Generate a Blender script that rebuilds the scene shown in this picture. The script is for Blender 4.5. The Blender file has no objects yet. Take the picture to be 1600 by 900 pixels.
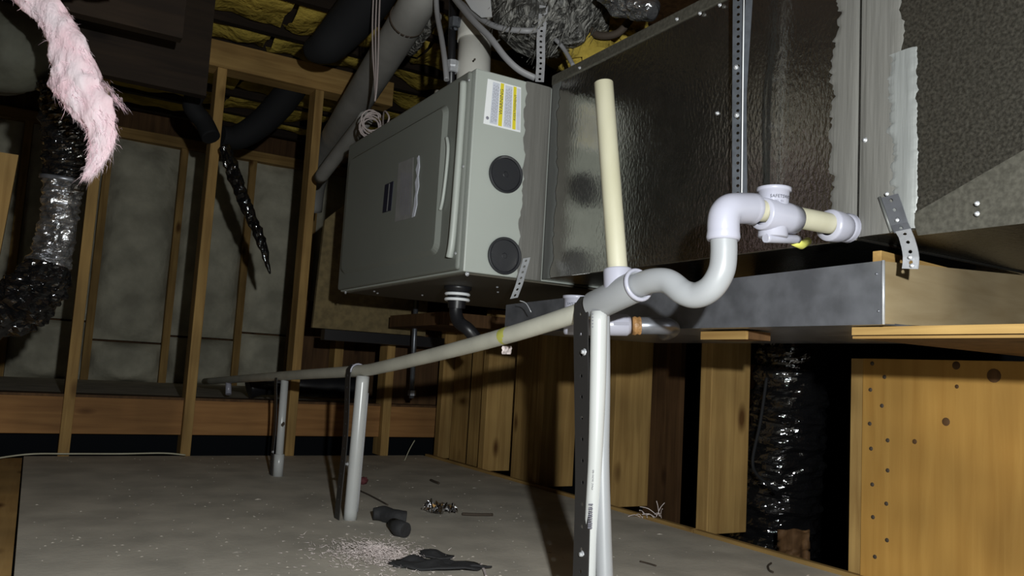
import bpy, bmesh, math, random
import numpy as np
from mathutils import Vector, Matrix, noise
random.seed(7); rng = np.random.default_rng(7)
S = bpy.context.scene; COL = S.collection
PI = math.pi
# ---------------------------------------------------------------- camera (solved from the photograph's vanishing lines)
FPX = 1267.93; YAW, PIT, ROL = 0.52728666, 0.10206574, 0.0580845; CH = 0.385
def _basis():
    cy, sy, cp, sp = math.cos(YAW), math.sin(YAW), math.cos(PIT), math.sin(PIT)
    fwd = Vector((sy*cp, cy*cp, sp)); rt = Vector((cy, -sy, 0)); up = rt.cross(fwd)
    r = rt*math.cos(ROL) + up*math.sin(ROL); u = up*math.cos(ROL) - rt*math.sin(ROL)
    return r, u, fwd
CR, CU, CF = _basis(); CAM = Vector((0, 0, CH))
cd = bpy.data.cameras.new('camera'); cam = bpy.data.objects.new('camera', cd); COL.objects.link(cam)
cd.sensor_width = 36; cd.lens = FPX/1600*36; cd.clip_start = 0.02; cd.clip_end = 50
m3 = Matrix((CR, CU, -CF)).transposed(); cam.matrix_world = Matrix.Translation(CAM) @ m3.to_4x4()
S.camera = cam
# ---------------------------------------------------------------- world, lamp, exposure
W = bpy.data.worlds.new('attic_dark'); S.world = W; W.use_nodes = True
W.node_tree.nodes['Background'].inputs[0].default_value = (0.9, 0.95, 1.0, 1)
W.node_tree.nodes['Background'].inputs[1].default_value = 0.0012
LAMP_POS = CAM + CR*0.13 + CU*0.15 + CF*0.0
ld = bpy.data.lights.new('hand_lamp', 'SPOT'); lamp = bpy.data.objects.new('hand_lamp', ld); COL.objects.link(lamp)
ld.energy = 105; ld.color = (0.97, 1.0, 0.985); ld.shadow_soft_size = 0.012; ld.spot_size = math.radians(130); ld.spot_blend = 0.35
def ray(x, y): return CR*((x-800)/FPX) - CU*((y-450)/FPX) + CF
aim = CAM + ray(860, 500)*2.0
lamp.location = LAMP_POS; lamp.rotation_euler = (aim-LAMP_POS).to_track_quat('-Z', 'Y').to_euler()
vs = S.view_settings; vs.view_transform = 'Standard'; vs.look = 'None'; vs.gamma = 1; vs.use_curve_mapping = False; vs.exposure = 0.0
S.display_settings.display_device = 'sRGB'

def at(x, y, X=None, Y=None, Z=None, D=None):
    """world point seen at photo pixel x, y on the plane X=, Y=, Z= or at view depth D="""
    r = ray(x, y)
    if X is not None: return CAM + r*(X/r.x)
    if Y is not None: return CAM + r*(Y/r.y)
    if Z is not None: return CAM + r*((Z-CH)/r.z)
    return CAM + r*D
def V(*a): return Vector(a)

# ---------------------------------------------------------------- materials
def mat(name, col, rough=.6, metal=0, spec=.5, var=0, vscale=8, stretch=(1, 1, 1), bump=0, bscale=30, bstretch=None, col2=None, detail=6, coords='Object', dist=.004, contrast=(.35, .65), rvar=0, rand=0):
    m = bpy.data.materials.new(name); m.use_nodes = True; N = m.node_tree.nodes; L = m.node_tree.links
    b = N['Principled BSDF']; b.inputs['Roughness'].default_value = rough; b.inputs['Metallic'].default_value = metal
    b.inputs['Specular IOR Level'].default_value = spec
    b.inputs['Base Color'].default_value = (*col, 1)
    tc = N.new('ShaderNodeTexCoord')
    def noisen(scale, st, det):
        mp = N.new('ShaderNodeMapping'); mp.inputs['Scale'].default_value = st
        L.new(tc.outputs[coords], mp.inputs[0])
        n = N.new('ShaderNodeTexNoise'); n.inputs['Scale'].default_value = scale; n.inputs['Detail'].default_value = det
        L.new(mp.outputs[0], n.inputs[0]); return n
    if var or col2:
        n = noisen(vscale, stretch, detail)
        r = N.new('ShaderNodeValToRGB'); c2 = col2 or tuple(c*(1-var) for c in col)
        r.color_ramp.elements[0].position, r.color_ramp.elements[1].position = contrast
        r.color_ramp.elements[0].color = (*c2, 1); r.color_ramp.elements[1].color = (*col, 1)
        L.new(n.outputs[0], r.inputs[0]); out = r.outputs[0]
        if rand:
            oi = N.new('ShaderNodeObjectInfo'); hv = N.new('ShaderNodeHueSaturation')
            mr = N.new('ShaderNodeMapRange'); mr.inputs[3].default_value = 1-rand; mr.inputs[4].default_value = 1+rand
            L.new(oi.outputs['Random'], mr.inputs[0]); L.new(mr.outputs[0], hv.inputs['Value']); L.new(out, hv.inputs['Color']); out = hv.outputs[0]
        L.new(out, b.inputs['Base Color'])
        if rvar:
            mr = N.new('ShaderNodeMapRange'); mr.inputs[3].default_value = rough-rvar; mr.inputs[4].default_value = rough+rvar
            L.new(n.outputs[0], mr.inputs[0]); L.new(mr.outputs[0], b.inputs['Roughness'])
    if bump:
        n2 = noisen(bscale, bstretch or stretch, 3)
        bp = N.new('ShaderNodeBump'); bp.inputs['Strength'].default_value = bump; bp.inputs['Distance'].default_value = dist
        L.new(n2.outputs[0], bp.inputs['Height']); L.new(bp.outputs[0], b.inputs['Normal'])
    return m
def wood(name, c1, c2, axis, rough=.75, knots=True):
    """planed lumber: grain streaks along an axis plus dark knots"""
    m = bpy.data.materials.new(name); m.use_nodes = True; N = m.node_tree.nodes; L = m.node_tree.links
    b = N['Principled BSDF']; b.inputs['Roughness'].default_value = rough; b.inputs['Specular IOR Level'].default_value = .25
    tc = N.new('ShaderNodeTexCoord'); oi = N.new('ShaderNodeObjectInfo')
    ad = N.new('ShaderNodeVectorMath'); ad.operation = 'ADD'
    sc = N.new('ShaderNodeVectorMath'); sc.operation = 'SCALE'; sc.inputs[0].default_value = (3.1, 5.7, 9.3)
    L.new(oi.outputs['Random'], sc.inputs['Scale']); L.new(tc.outputs['Object'], ad.inputs[0]); L.new(sc.outputs[0], ad.inputs[1])
    mp = N.new('ShaderNodeMapping'); s = [22, 22, 22]; s[axis] = 1.4; mp.inputs['Scale'].default_value = s
    L.new(ad.outputs[0], mp.inputs[0])
    n = N.new('ShaderNodeTexNoise'); n.inputs['Scale'].default_value = 2.2; n.inputs['Detail'].default_value = 7; n.inputs['Distortion'].default_value = .6
    L.new(mp.outputs[0], n.inputs[0])
    r = N.new('ShaderNodeValToRGB'); r.color_ramp.elements[0].position = .3; r.color_ramp.elements[1].position = .72
    r.color_ramp.elements[0].color = (*c2, 1); r.color_ramp.elements[1].color = (*c1, 1); L.new(n.outputs[0], r.inputs[0])
    n3 = N.new('ShaderNodeTexNoise'); n3.inputs['Scale'].default_value = 4; L.new(ad.outputs[0], n3.inputs[0])
    hv = N.new('ShaderNodeHueSaturation'); mr = N.new('ShaderNodeMapRange'); mr.inputs[1].default_value = .3; mr.inputs[2].default_value = .7
    mr.inputs[3].default_value = .72; mr.inputs[4].default_value = 1.2
    L.new(n3.outputs[0], mr.inputs[0]); L.new(mr.outputs[0], hv.inputs['Value']); L.new(r.outputs[0], hv.inputs['Color'])
    out = hv.outputs[0]
    if knots:
        mp2 = N.new('ShaderNodeMapping'); s2 = [11, 11, 11]; s2[axis] = 4.5; mp2.inputs['Scale'].default_value = s2; L.new(ad.outputs[0], mp2.inputs[0])
        vo = N.new('ShaderNodeTexVoronoi'); vo.inputs['Scale'].default_value = .8; L.new(mp2.outputs[0], vo.inputs[0])
        kr = N.new('ShaderNodeValToRGB'); kr.color_ramp.elements[0].position = .06; kr.color_ramp.elements[1].position = .17
        kr.color_ramp.elements[0].color = (.28, .2, .14, 1); kr.color_ramp.elements[1].color = (1, 1, 1, 1); L.new(vo.outputs['Distance'], kr.inputs[0])
        mx = N.new('ShaderNodeMix'); mx.data_type = 'RGBA'; mx.blend_type = 'MULTIPLY'; mx.inputs[0].default_value = 1
        L.new(out, mx.inputs[6]); L.new(kr.outputs[0], mx.inputs[7]); out = mx.outputs[2]
    L.new(out, b.inputs['Base Color'])
    bp = N.new('ShaderNodeBump'); bp.inputs['Strength'].default_value = .35; bp.inputs['Distance'].default_value = .002
    L.new(n.outputs[0], bp.inputs['Height']); L.new(bp.outputs[0], b.inputs['Normal'])
    return m
TAN, TAN2 = (.39, .25, .088), (.24, .14, .045)
M_WZ = wood('lumber_upright', TAN, TAN2, 2); M_WX = wood('lumber_crosswise', TAN, TAN2, 0); M_WY = wood('lumber_lengthwise', TAN, TAN2, 1)
M_PLY = wood('plywood', (.47, .265, .066), (.38, .20, .045), 2, knots=False)
M_RAIL = wood('orange_rail_wood', (.33, .17, .06), (.22, .105, .036), 0)
M_OSB = mat('strand_board', (.18, .135, .06), .85, var=.35, vscale=40, bump=.2)
M_BROWN = wood('dark_brown_board', (.12, .062, .025), (.06, .03, .012), 2)
M_FLOOR = mat('dusty_grey_board', (.60, .555, .475), .75, var=.28, vscale=7, bump=.15, bscale=90, col2=(.43, .40, .345), rvar=.08, spec=.3)
M_LEDGE = mat('dusty_deck', (.55, .50, .42), .9, var=.3, vscale=10)
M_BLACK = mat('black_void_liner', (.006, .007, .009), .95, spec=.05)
M_BATT = mat('paper_faced_batt', (.58, .555, .44), .85, var=.4, vscale=6, bump=.6, bscale=9, dist=.03, spec=.1, rand=.12)
M_YEL = mat('yellow_fibreglass', (.62, .46, .09), .95, var=.5, vscale=9, bump=.9, bscale=25, dist=.02, spec=.05)
M_PINK = mat('pink_fibreglass', (.98, .84, .90), .95, vscale=22, bump=.7, bscale=45, dist=.012, spec=.05, col2=(.95, .66, .73), stretch=(1, 1, .5))
M_PVC = mat('white_pvc', (.36, .362, .43), .3, spec=.5, var=.05, vscale=12)
M_PVCG = mat('grey_white_tube', (.285, .295, .31), .38, spec=.5, var=.06, vscale=9)
M_CREAM = mat('aged_cream_pvc', (.46, .44, .335), .5, var=.14, vscale=14, stretch=(1, 1, .3), col2=(.38, .36, .255))
M_DRAIN = mat('dusty_drain_pvc', (.55, .545, .47), .5, var=.16, vscale=12)
M_POST = mat('glossy_post_pvc', (.45, .462, .458), .28, var=.05, vscale=10)
M_FLUE = mat('vent_pvc', (.62, .61, .56), .45, var=.08, vscale=6)
M_CAB = mat('grey_green_cabinet', (.395, .425, .395), .42, spec=.5, var=.06, vscale=5, bump=.05, bscale=200, dist=.001)
M_DOOR_SHADE = mat('shaded_grey_green_door', (.185, .198, .18), .42, spec=.5, var=.05, vscale=5)  # cabinet colour darkened: the front's shade is painted in
M_GALV = mat('oiled_galvanized', (.42, .41, .375), .16, metal=.975, var=.1, vscale=30, bump=.42, bscale=170, dist=.0014, bstretch=(1, 1, .55), rvar=.05)
M_GALV2 = mat('spangled_galvanized', (.215, .20, .165), .3, metal=.85, var=.5, vscale=230, contrast=(.36,.66), bump=.6, bscale=120, dist=.002, rvar=.1)
M_PAN = mat('pan_galvanized', (.24, .25, .28), .34, metal=.6, var=.35, vscale=22, bump=.12, bscale=70, dist=.001, rvar=.1)
M_ZINC = mat('bright_zinc', (.66, .68, .72), .35, metal=.55, var=.2, vscale=60, bump=.2, bscale=120, dist=.001)
M_DARKZ = mat('dull_zinc', (.17, .185, .21), .38, metal=.7, var=.25, vscale=60)
M_FLAP = mat('dull_sheet', (.17, .163, .135), .42, metal=.6, var=.35, vscale=150, rvar=.1)
M_MAST = mat('grey_mastic', (.155, .152, .14), .5, var=.25, vscale=20, stretch=(1, 1, .08), bump=.6, bscale=30, bstretch=(2, 2, .15), dist=.006)
M_MAST2 = mat('pale_mastic', (.24, .25, .245), .45, var=.3, vscale=20, stretch=(1, 1, .15), bump=.6, bscale=26, bstretch=(2, 2, .2), dist=.006)
M_MASTD = mat('dark_mastic', (.12, .125, .12), .4, var=.25, vscale=20, stretch=(1, 1, .1), bump=.5, bscale=30, dist=.004)
M_BPL = mat('black_plastic', (.012, .012, .014), .38)
M_CAP = mat('cap_rubber', (.018, .019, .023), .45)
M_STRAP = mat('black_strap_plastic', (.022, .021, .021), .45)
M_FOIL = mat('black_duct_film', (.006, .006, .0065), .07, spec=1.0, bump=.35, bscale=50, dist=.008, bstretch=(1, 1, 1.8))
M_FOILS = mat('silver_duct_film', (.62, .63, .66), .2, metal=.9, bump=.5, bscale=60, dist=.01, bstretch=(1, 1, 2.2), var=.6, vscale=20)
M_MATTB = mat('matt_black_tube', (.012, .0125, .014), .8, spec=.2)
M_OLIVE = mat('olive_wrap', (.065, .066, .048), .8, bump=.5, bscale=12, dist=.02, var=.4, vscale=10)
M_GREYD = mat('grey_vent_pipe', (.27, .265, .25), .55, var=.25, vscale=8)
M_SHAG = mat('ragged_grey_wrap', (.26, .255, .235), .5, var=.85, vscale=60, stretch=(1, 1, .12), bump=1, bscale=60, bstretch=(1, 1, .12), dist=.02, contrast=(.42, .6))
M_CABLE = mat('grey_cable', (.26, .26, .27), .5)
M_WIRE = mat('thermostat_wire', (.34, .29, .28), .5)
M_PAPER = mat('label_paper', (.62, .65, .74), .5, var=.12, vscale=40)
M_WHITE = mat('label_white', (.82, .84, .86), .5)
M_YLAB = mat('label_yellow', (.72, .62, .03), .5)
M_INK = mat('label_ink', (.04, .045, .06), .6)
M_INKP = mat('print_grey', (.22, .22, .27), .6)
M_RATE = mat('rating_paper', (.25, .25, .25), .5, var=.2, vscale=30)
M_NAV = mat('navy_plate', (.014, .016, .034), .35)
M_FOAM = mat('black_foam', (.02, .02, .022), .8, bump=.5, bscale=50, dist=.006)
M_FLUFF = mat('pale_fluff', (.80, .70, .68), .95, var=.3, vscale=60)
M_TWIG = mat('twig_brown', (.05, .036, .025), .8)
M_STAIN = mat('primer_stain', (.55, .55, .12), .5)
M_RUST = mat('pipe_dope', (.42, .22, .08), .5, var=.5, vscale=60, bump=.6, bscale=150)
M_RED = mat('red_scrap', (.10, .02, .025), .8)
M_CHIP = mat('pale_dust_chip', (.62, .57, .49), .9, col2=(.34, .31, .27), vscale=35, contrast=(.4,.6))
M_SHEET = mat('added_sheet_face', (.90, .86, .76), .9, var=.2, vscale=10, spec=.1)  # for the unseen sheet added to show as a glow in the duct
M_CRUMP = mat('crumpled_foil', (.8, .8, .82), .14, metal=1)

# ---------------------------------------------------------------- mesh helpers
class MB:
    def __init__(s): s.v = []; s.f = []; s.sm = []
    def add(s, vs, fs, smooth=False):
        o = len(s.v); s.v += [Vector(v) for v in vs]; s.f += [tuple(i+o for i in f) for f in fs]; s.sm += [smooth]*len(fs); return s
    def box(s, a, b):
        x0, y0, z0 = a; x1, y1, z1 = b
        return s.add([(x0,y0,z0),(x1,y0,z0),(x1,y1,z0),(x0,y1,z0),(x0,y0,z1),(x1,y0,z1),(x1,y1,z1),(x0,y1,z1)],
                     [(0,3,2,1),(4,5,6,7),(0,1,5,4),(1,2,6,5),(2,3,7,6),(3,0,4,7)])
    def hexa(s, q0, q1):
        """two quads (same order) joined into a solid"""
        return s.add(list(q0)+list(q1), [(3,2,1,0),(4,5,6,7),(0,1,5,4),(1,2,6,5),(2,3,7,6),(3,0,4,7)])
    def poly(s, pts, n, t):
        """planar outline extruded by t along n"""
        k = len(pts); n = Vector(n)*t
        return s.add(list(pts)+[Vector(p)+n for p in pts], [tuple(range(k))[::-1], tuple(range(k, 2*k))]+[(i,(i+1)%k,k+(i+1)%k,k+i) for i in range(k)])
    def tube(s, pts, r, n=16, caps=True, nz=0, nf=30, smooth=True, sx=1, seed=0, nst=(1,1,1)):
        pts = [Vector(p) for p in pts]; k = len(pts); rs = r if isinstance(r, (list, tuple)) else [r]*k
        t0 = (pts[1]-pts[0]).normalized(); u = t0.orthogonal().normalized() if abs(t0.z) > .9 else t0.cross(V(0,0,1)).normalized()
        vs = []
        for i, p in enumerate(pts):
            t = (pts[min(i+1,k-1)]-pts[max(i-1,0)]).normalized(); u = (u-t*u.dot(t)).normalized(); w = t.cross(u)
            for j in range(n):
                a = 2*PI*j/n; rr = rs[i]; d = u*math.cos(a)*sx+w*math.sin(a)
                if nz: rr *= 1+nz*noise.noise(V(*[(p[q]+d[q]*rs[i])*nf*nst[q] for q in range(3)])+V(seed,0,0))
                vs.append(p+d*rr)
        fs = [(i*n+j, i*n+(j+1)%n, (i+1)*n+(j+1)%n, (i+1)*n+j) for i in range(k-1) for j in range(n)]
        s.add(vs, fs, smooth)
        if caps: s.add(vs[:n], [tuple(range(n))[::-1]]); s.add(vs[-n:], [tuple(range(n))])
        return s
    def lathe(s, p, ax, prof, n=24, smooth=True):
        """profile of (distance along axis, radius)"""
        ax = Vector(ax).normalized(); u = ax.orthogonal().normalized(); w = ax.cross(u); vs = []
        for a, r in prof:
            for j in range(n): t = 2*PI*j/n; vs.append(Vector(p)+ax*a+(u*math.cos(t)+w*math.sin(t))*max(r, 1e-5))
        return s.add(vs, [(i*n+j, i*n+(j+1)%n, (i+1)*n+(j+1)%n, (i+1)*n+j) for i in range(len(prof)-1) for j in range(n)], smooth)
    def grid(s, fn, nu, nv, smooth=True):
        vs = [fn(i/nu, j/nv) for i in range(nu+1) for j in range(nv+1)]
        return s.add(vs, [(i*(nv+1)+j, (i+1)*(nv+1)+j, (i+1)*(nv+1)+j+1, i*(nv+1)+j+1) for i in range(nu) for j in range(nv)], smooth)
    def mesh(s, name, m, org):
        me = bpy.data.meshes.new(name); me.from_pydata([tuple(v-org) for v in s.v], [], s.f)
        me.polygons.foreach_set('use_smooth', s.sm); me.materials.append(m); me.update()
        bm = bmesh.new(); bm.from_mesh(me); bmesh.ops.remove_doubles(bm, verts=bm.verts, dist=1e-6); bmesh.ops.recalc_face_normals(bm, faces=bm.faces); bm.to_mesh(me); bm.free()
        return me
WL = {}
def wl(o): return WL[o.name] if o else V(0,0,0)
def link(name, data, parent, world):
    o = bpy.data.objects.new(name, data); COL.objects.link(o)
    if parent: o.parent = parent
    o.location = Vector(world)-wl(parent); WL[o.name] = Vector(world); return o
def obj(name, mb, m, parent=None, bevel=0, org=None, seg=2, solid=0):
    if org is None:
        lo = [min(v[i] for v in mb.v) for i in range(3)]; hi = [max(v[i] for v in mb.v) for i in range(3)]
        org = V((lo[0]+hi[0])/2, (lo[1]+hi[1])/2, lo[2])
    o = link(name, mb.mesh(name, m, org), parent, org)
    if solid: x = o.modifiers.new('solid', 'SOLIDIFY'); x.thickness = solid; x.offset = 0
    if bevel: x = o.modifiers.new('bevel', 'BEVEL'); x.width = bevel; x.segments = seg; x.limit_method = 'ANGLE'
    return o
def tag(o, label, cat, group=None):
    o['label'] = label; o['category'] = cat
    if group: o['group'] = group
    return o
def thing(name, loc, label, cat, group=None):
    return tag(link(name, None, None, Vector(loc)), label, cat, group)
def struct(name, loc=(0,0,0)):
    o = link(name, None, None, Vector(loc)); o['kind'] = 'structure'; return o
def copyto(o, world, parent, rz=0):
    c = o.copy(); COL.objects.link(c); c.parent = parent; c.location = Vector(world)-wl(parent); WL[c.name] = Vector(world); c.rotation_euler.z = rz; return c
def smoothpath(p, k=8):
    p = [Vector(q) for q in p]; out = []
    for i in range(len(p)-1):
        a, b, c, d = p[max(i-1,0)], p[i], p[i+1], p[min(i+2,len(p)-1)]
        for j in range(k):
            t = j/k; out.append(.5*((2*b)+(c-a)*t+(2*a-5*b+4*c-d)*t*t+(3*b-a-3*c+d)*t**3))
    return out+[p[-1]]
def lerps(v, n):
    return [float(np.interp(i/(n-1)*(len(v)-1), range(len(v)), v)) for i in range(n)]
def text(name, s, org, xd, yd, size, m, parent, wrap=None, align='LEFT'):
    """flat lettering; wrap=(axis point, radius) rolls it round an upright cylinder"""
    c = bpy.data.curves.new(name, 'FONT'); c.body = s; c.size = size; c.align_x = align; c.resolution_u = 2
    t = bpy.data.objects.new('tmp', c); COL.objects.link(t); me = bpy.data.meshes.new_from_object(t); bpy.data.objects.remove(t)
    xd, yd = Vector(xd or (1,0,0)), Vector(yd or (0,0,1)); org = Vector(org)
    for v in me.vertices:
        x, y = v.co.x, v.co.y
        if wrap:
            cx, r = wrap; a0 = math.atan2(org.y-cx.y, org.x-cx.x); a = a0+x/r
            p = V(cx.x+r*math.cos(a), cx.y+r*math.sin(a), org.z+y)
        else: p = org+xd*x+yd*y
        v.co = p-org
    me.materials.clear(); me.materials.append(m)
    return link(name, me, parent, org)
def strap_mesh(path, wd, w, pitch, hole, every=1):
    """perforated strap: a ribbon along a path with round holes cut through it"""
    path = [Vector(p) for p in path]; L = [0]
    for a, b in zip(path, path[1:]): L.append(L[-1]+(b-a).length)
    tot = L[-1]; n = max(2, round(tot/pitch)); wds = wd if isinstance(wd, list) else [Vector(wd)]*len(path)
    def pt(t, s):
        t = min(max(t, 0), tot); i = max(0, min(len(path)-2, next((k for k in range(len(path)-1) if L[k+1] >= t), len(path)-2)))
        f = (t-L[i])/max(L[i+1]-L[i], 1e-9); return path[i].lerp(path[i+1], f)+wds[i].lerp(wds[i+1], f)*s
    mb = MB(); c = tot/n
    for k in range(n):
        t0, t1, tc = k*c, (k+1)*c, (k+.5)*c
        sq = [(t0,-w/2),(t0,0),(t0,w/2),(tc,w/2),(t1,w/2),(t1,0),(t1,-w/2),(tc,-w/2)]
        if k % every: mb.add([pt(*q) for q in sq], [tuple(range(8))]); continue
        hl = [(tc+hole*math.cos(a), hole*math.sin(a)) for a in [PI*1.25-i*PI/4 for i in range(8)]]
        mb.add([pt(*q) for q in sq]+[pt(*q) for q in hl], [(i,(i+1)%8,8+(i+1)%8,8+i) for i in range(8)])
    return mb, pt, tot
def screw_mb(p, n, r=.004, h=.003, washer=True):
    r *= .68
    prof = [(0, r*1.6), (.0008, r*1.6), (.0009, r), (h, r*.85), (h, 0)] if washer else [(0, r), (h*.6, r*.9), (h, r*.4), (h, 0)]
    return MB().lerp(p, n, prof) if False else MB().lathe(p, n, prof, 8)

# ================================================================= THE SETTING
XW, YB, YF, ZC = 1.523, 3.257, 5.2, 1.75
# ---- floor
floor = struct('floor')
lb = [at(45,712,Z=0), at(15,900,Z=0)]; xl = .012
p = MB().box((xl, -1.2, -.02), (1.505, 3.27, 0)); obj('grey_floor_board', p, M_FLOOR, floor)
p = MB().box((-1.6, -1.2, -.024), (xl-.004, 3.27, -.006)); obj('plywood_board', p, wood('floor_plywood', (.52,.33,.13), (.40,.235,.08), 1), floor)
p = MB().box((-2.6, YB+.16, .17), (3.2, YF, .2)); obj('raised_deck', p, M_LEDGE, floor)
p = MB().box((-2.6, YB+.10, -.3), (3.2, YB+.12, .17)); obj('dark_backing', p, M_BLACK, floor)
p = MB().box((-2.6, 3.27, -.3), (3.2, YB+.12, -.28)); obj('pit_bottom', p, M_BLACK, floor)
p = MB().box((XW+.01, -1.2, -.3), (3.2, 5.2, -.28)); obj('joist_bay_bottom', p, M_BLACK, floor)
# ---- right stud wall
wr = struct('wall_right')
stud = obj('stud', MB().box((XW, 1.56, 0), (XW+.14, 1.602, .62)), M_WZ, wr, bevel=.002)
for y in (1.98, 2.38, 2.78, 3.18): copyto(stud, (XW+.07, y, 0), wr)
for y, d in ((1.985+.3, .0), (2.66, 0), (3.02, .02)): pass
wo = struct('wall_outer')
# doubled studs and cripple boards that close some bays further back
b = obj('cripple_board', MB().box((XW+.03, 2.44, 0), (XW+.05, 2.60, .60)), M_WZ, wr, bevel=.001)
for y, z in ((2.90, 0), (3.05, 0)): copyto(b, (XW+.05, y, z), wr)
for i, (y0, y1, x0, z1) in enumerate(((1.64, 1.86, 1.98, .45), (2.05, 2.33, 1.86, .6), (2.62, 2.76, 1.72, .6), (2.82, 3.2, 1.9, .6))):
    obj('backing_board', MB().box((x0, y0, -.2), (x0+.02, y1, z1)), M_BROWN, wo)
for y0, y1 in ((-.2, 1.592), (1.598, 3.25)):
    obj('sill_strip', MB().box((1.507, y0, -.012), (XW, y1, .009)), M_WY, wr, bevel=.001)
    obj('bottom_plate', MB().box((XW, y0, -.1), (XW+.05, y1, -.013)), M_BROWN, wr)
obj('stud', MB().box((XW, 1.112, -.1), (XW+.14, 1.144, .455)), M_WZ, wr, bevel=.001)
pan_y1 = 1.111
obj('plywood_panel', MB().box((XW-.006, -.4, -.1), (XW+.009, pan_y1, .455)), M_PLY, wr, bevel=.0008)
nails = [(1363,568),(1382,589),(1360,609),(1378,634),(1359,662),(1387,688),(1361,701),(1387,735),(1363,757),(1385,787),(1364,808),(1386,844),(1367,870)]
nl = None
for x, y in nails:
    q = at(x, y, X=XW-.0062)
    if nl is None: nl = obj('nail', MB().lathe(q, (-1,0,0), [(0,.0045),(.0012,.004),(.0012,0)], 8), M_TWIG, wr, org=q)
    else: copyto(nl, q, wr)
for x, y, r in ((1553,587,.013),(1494,571,.008),(1478,659,.008),(1429,690,.005),(1495,604,.004)):
    q = at(x, y, X=XW-.0062); obj('knot', MB().lathe(q, (-1,0,0), [(0,r),(.0006,r*.9),(.0008,0)], 14), M_BROWN, wr)
# dark liner beyond the bays
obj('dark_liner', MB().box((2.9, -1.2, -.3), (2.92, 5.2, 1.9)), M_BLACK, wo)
# ---- back stud row
wb = struct('wall_back')
bs = obj('stud', MB().box((.512, YB, 0), (.548, YB+.09, 1.50)), M_WZ, wb, bevel=.002)
for x in (-.27, .13, .92): copyto(bs, (x, YB+.045, 0), wb)
obj('stud', MB().box((1.302, YB, 0), (1.338, YB+.09, .57)), M_WZ, wb, bevel=.002)
obj('rail', MB().box((-2.2, YB+.035, .075), (2.2, YB+.073, .205)), M_RAIL, wb, bevel=.002)
obj('rail_cap', MB().box((-2.2, YB+.03, .205), (2.2, YB+.16, .214)), M_BROWN, wb)
obj('header', MB().box((-1.6, YB-.005, 1.50), (1.24, YB+.095, 1.605)), M_WX, wb, bevel=.002)
# short wall members under and behind the furnace
obj('stud', MB().box((1.02, 3.75, .2), (1.06, 3.84, .66)), M_WZ, wb, bevel=.002)
obj('stud', MB().box((1.30, 3.95, .2), (1.345, 4.04, .7)), M_WZ, wb, bevel=.002)
obj('backing_board', MB().box((1.10, 4.05, .2), (1.62, 4.07, .68)), M_BROWN, wb)
obj('backing_board', MB().box((1.36, 3.36, .2), (2.0, 3.38, .60)), M_BROWN, wb)
# ---- far insulated wall
wf = struct('wall_far')
def batt(x0, x1, z0, z1, sd):
    def fn(u, v):
        x = x0+(x1-x0)*u; z = z0+(z1-z0)*v; e = min(u, 1-u)*min(v, 1-v)*16
        return V(x, YF-.02-.07*min(1, e**.5)-.03*noise.noise(V(x*5, sd, z*4)), z)
    mb = MB().grid(fn, 10, 18); o = len(mb.v)
    mb.add([(x0,YF+.03,z0),(x1,YF+.03,z0),(x1,YF+.03,z1),(x0,YF+.03,z1)], [(0,1,2,3)])
    return obj('insulation_batt', mb, M_BATT, wf)
xs = [-.95+.405*i for i in range(9)]
fs = obj('stud', MB().box((xs[0]-.02, YF-.06, .2), (xs[0]+.02, YF+.03, 1.60)), M_WZ, wf)
for x in xs[1:]: copyto(fs, (x, YF-.015, .2), wf)
for i in range(8):
    zz = .42+.05*(i % 3)
    batt(xs[i]+.022, xs[i+1]-.022, .2, zz, i*3.1); batt(xs[i]+.022, xs[i+1]-.022, zz+.012, 1.6, i*7.7)
obj('top_plate', MB().box((-1.4, YF-.07, 1.60), (2.4, YF+.03, 1.66)), M_WX, wf)
obj('sheathing', MB().box((-2.6, YF+.05, -.3), (3.2, YF+.08, 2.2)), M_BROWN, wf)
# ---- left side
wlf = struct('wall_left')
ls = obj('stud', MB().box((-.62, 1.9, 0), (-.58, 1.99, 1.75)), M_WZ, wlf)
for y in (2.35, 2.8): copyto(ls, (-.6, y+.045, 0), wlf)
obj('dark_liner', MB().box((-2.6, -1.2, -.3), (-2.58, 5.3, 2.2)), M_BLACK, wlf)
# ---- ceiling
ce = struct('ceiling')
obj('roof_deck', MB().box((-2.6, -1.2, ZC+.16), (3.2, 5.3, ZC+.18)), M_BROWN, ce)
jy = [2.42, 2.74, 3.02, 3.40, 3.69, 4.02, 4.35, 4.68, 4.98]
jm = wood('shade_dark_joist', (.026, .016, .009), (.013, .008, .005), 0)  # near-black so the dimness of the upper left sits in the colour
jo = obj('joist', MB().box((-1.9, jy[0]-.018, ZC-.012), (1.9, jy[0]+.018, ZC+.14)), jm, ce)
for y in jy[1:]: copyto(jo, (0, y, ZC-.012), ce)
for k in range(len(jy)-1):
    for j, (x0, x1) in enumerate(((-1.2, .1), (.12, .75), (.77, 1.32), (1.34, 1.88))):
        y0, y1 = jy[k]+.024, jy[k+1]-.024
        def fn(u, v): 
            x = x0+(x1-x0)*u; y = y0+(y1-y0)*v; e = min(1, (min(v,1-v)*6))
            return V(x, y, ZC+.045-.04*e**.6-.045*noise.noise(V(x*7, y*9, k*2.3+j)))
        mb = MB().grid(fn, 16, 6); mb.add([(x0,y0,ZC+.12),(x1,y0,ZC+.12),(x1,y1,ZC+.12),(x0,y1,ZC+.12)], [(0,1,2,3)])
        obj('insulation_batt', mb, M_YEL if j else M_OSB, ce)
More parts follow.
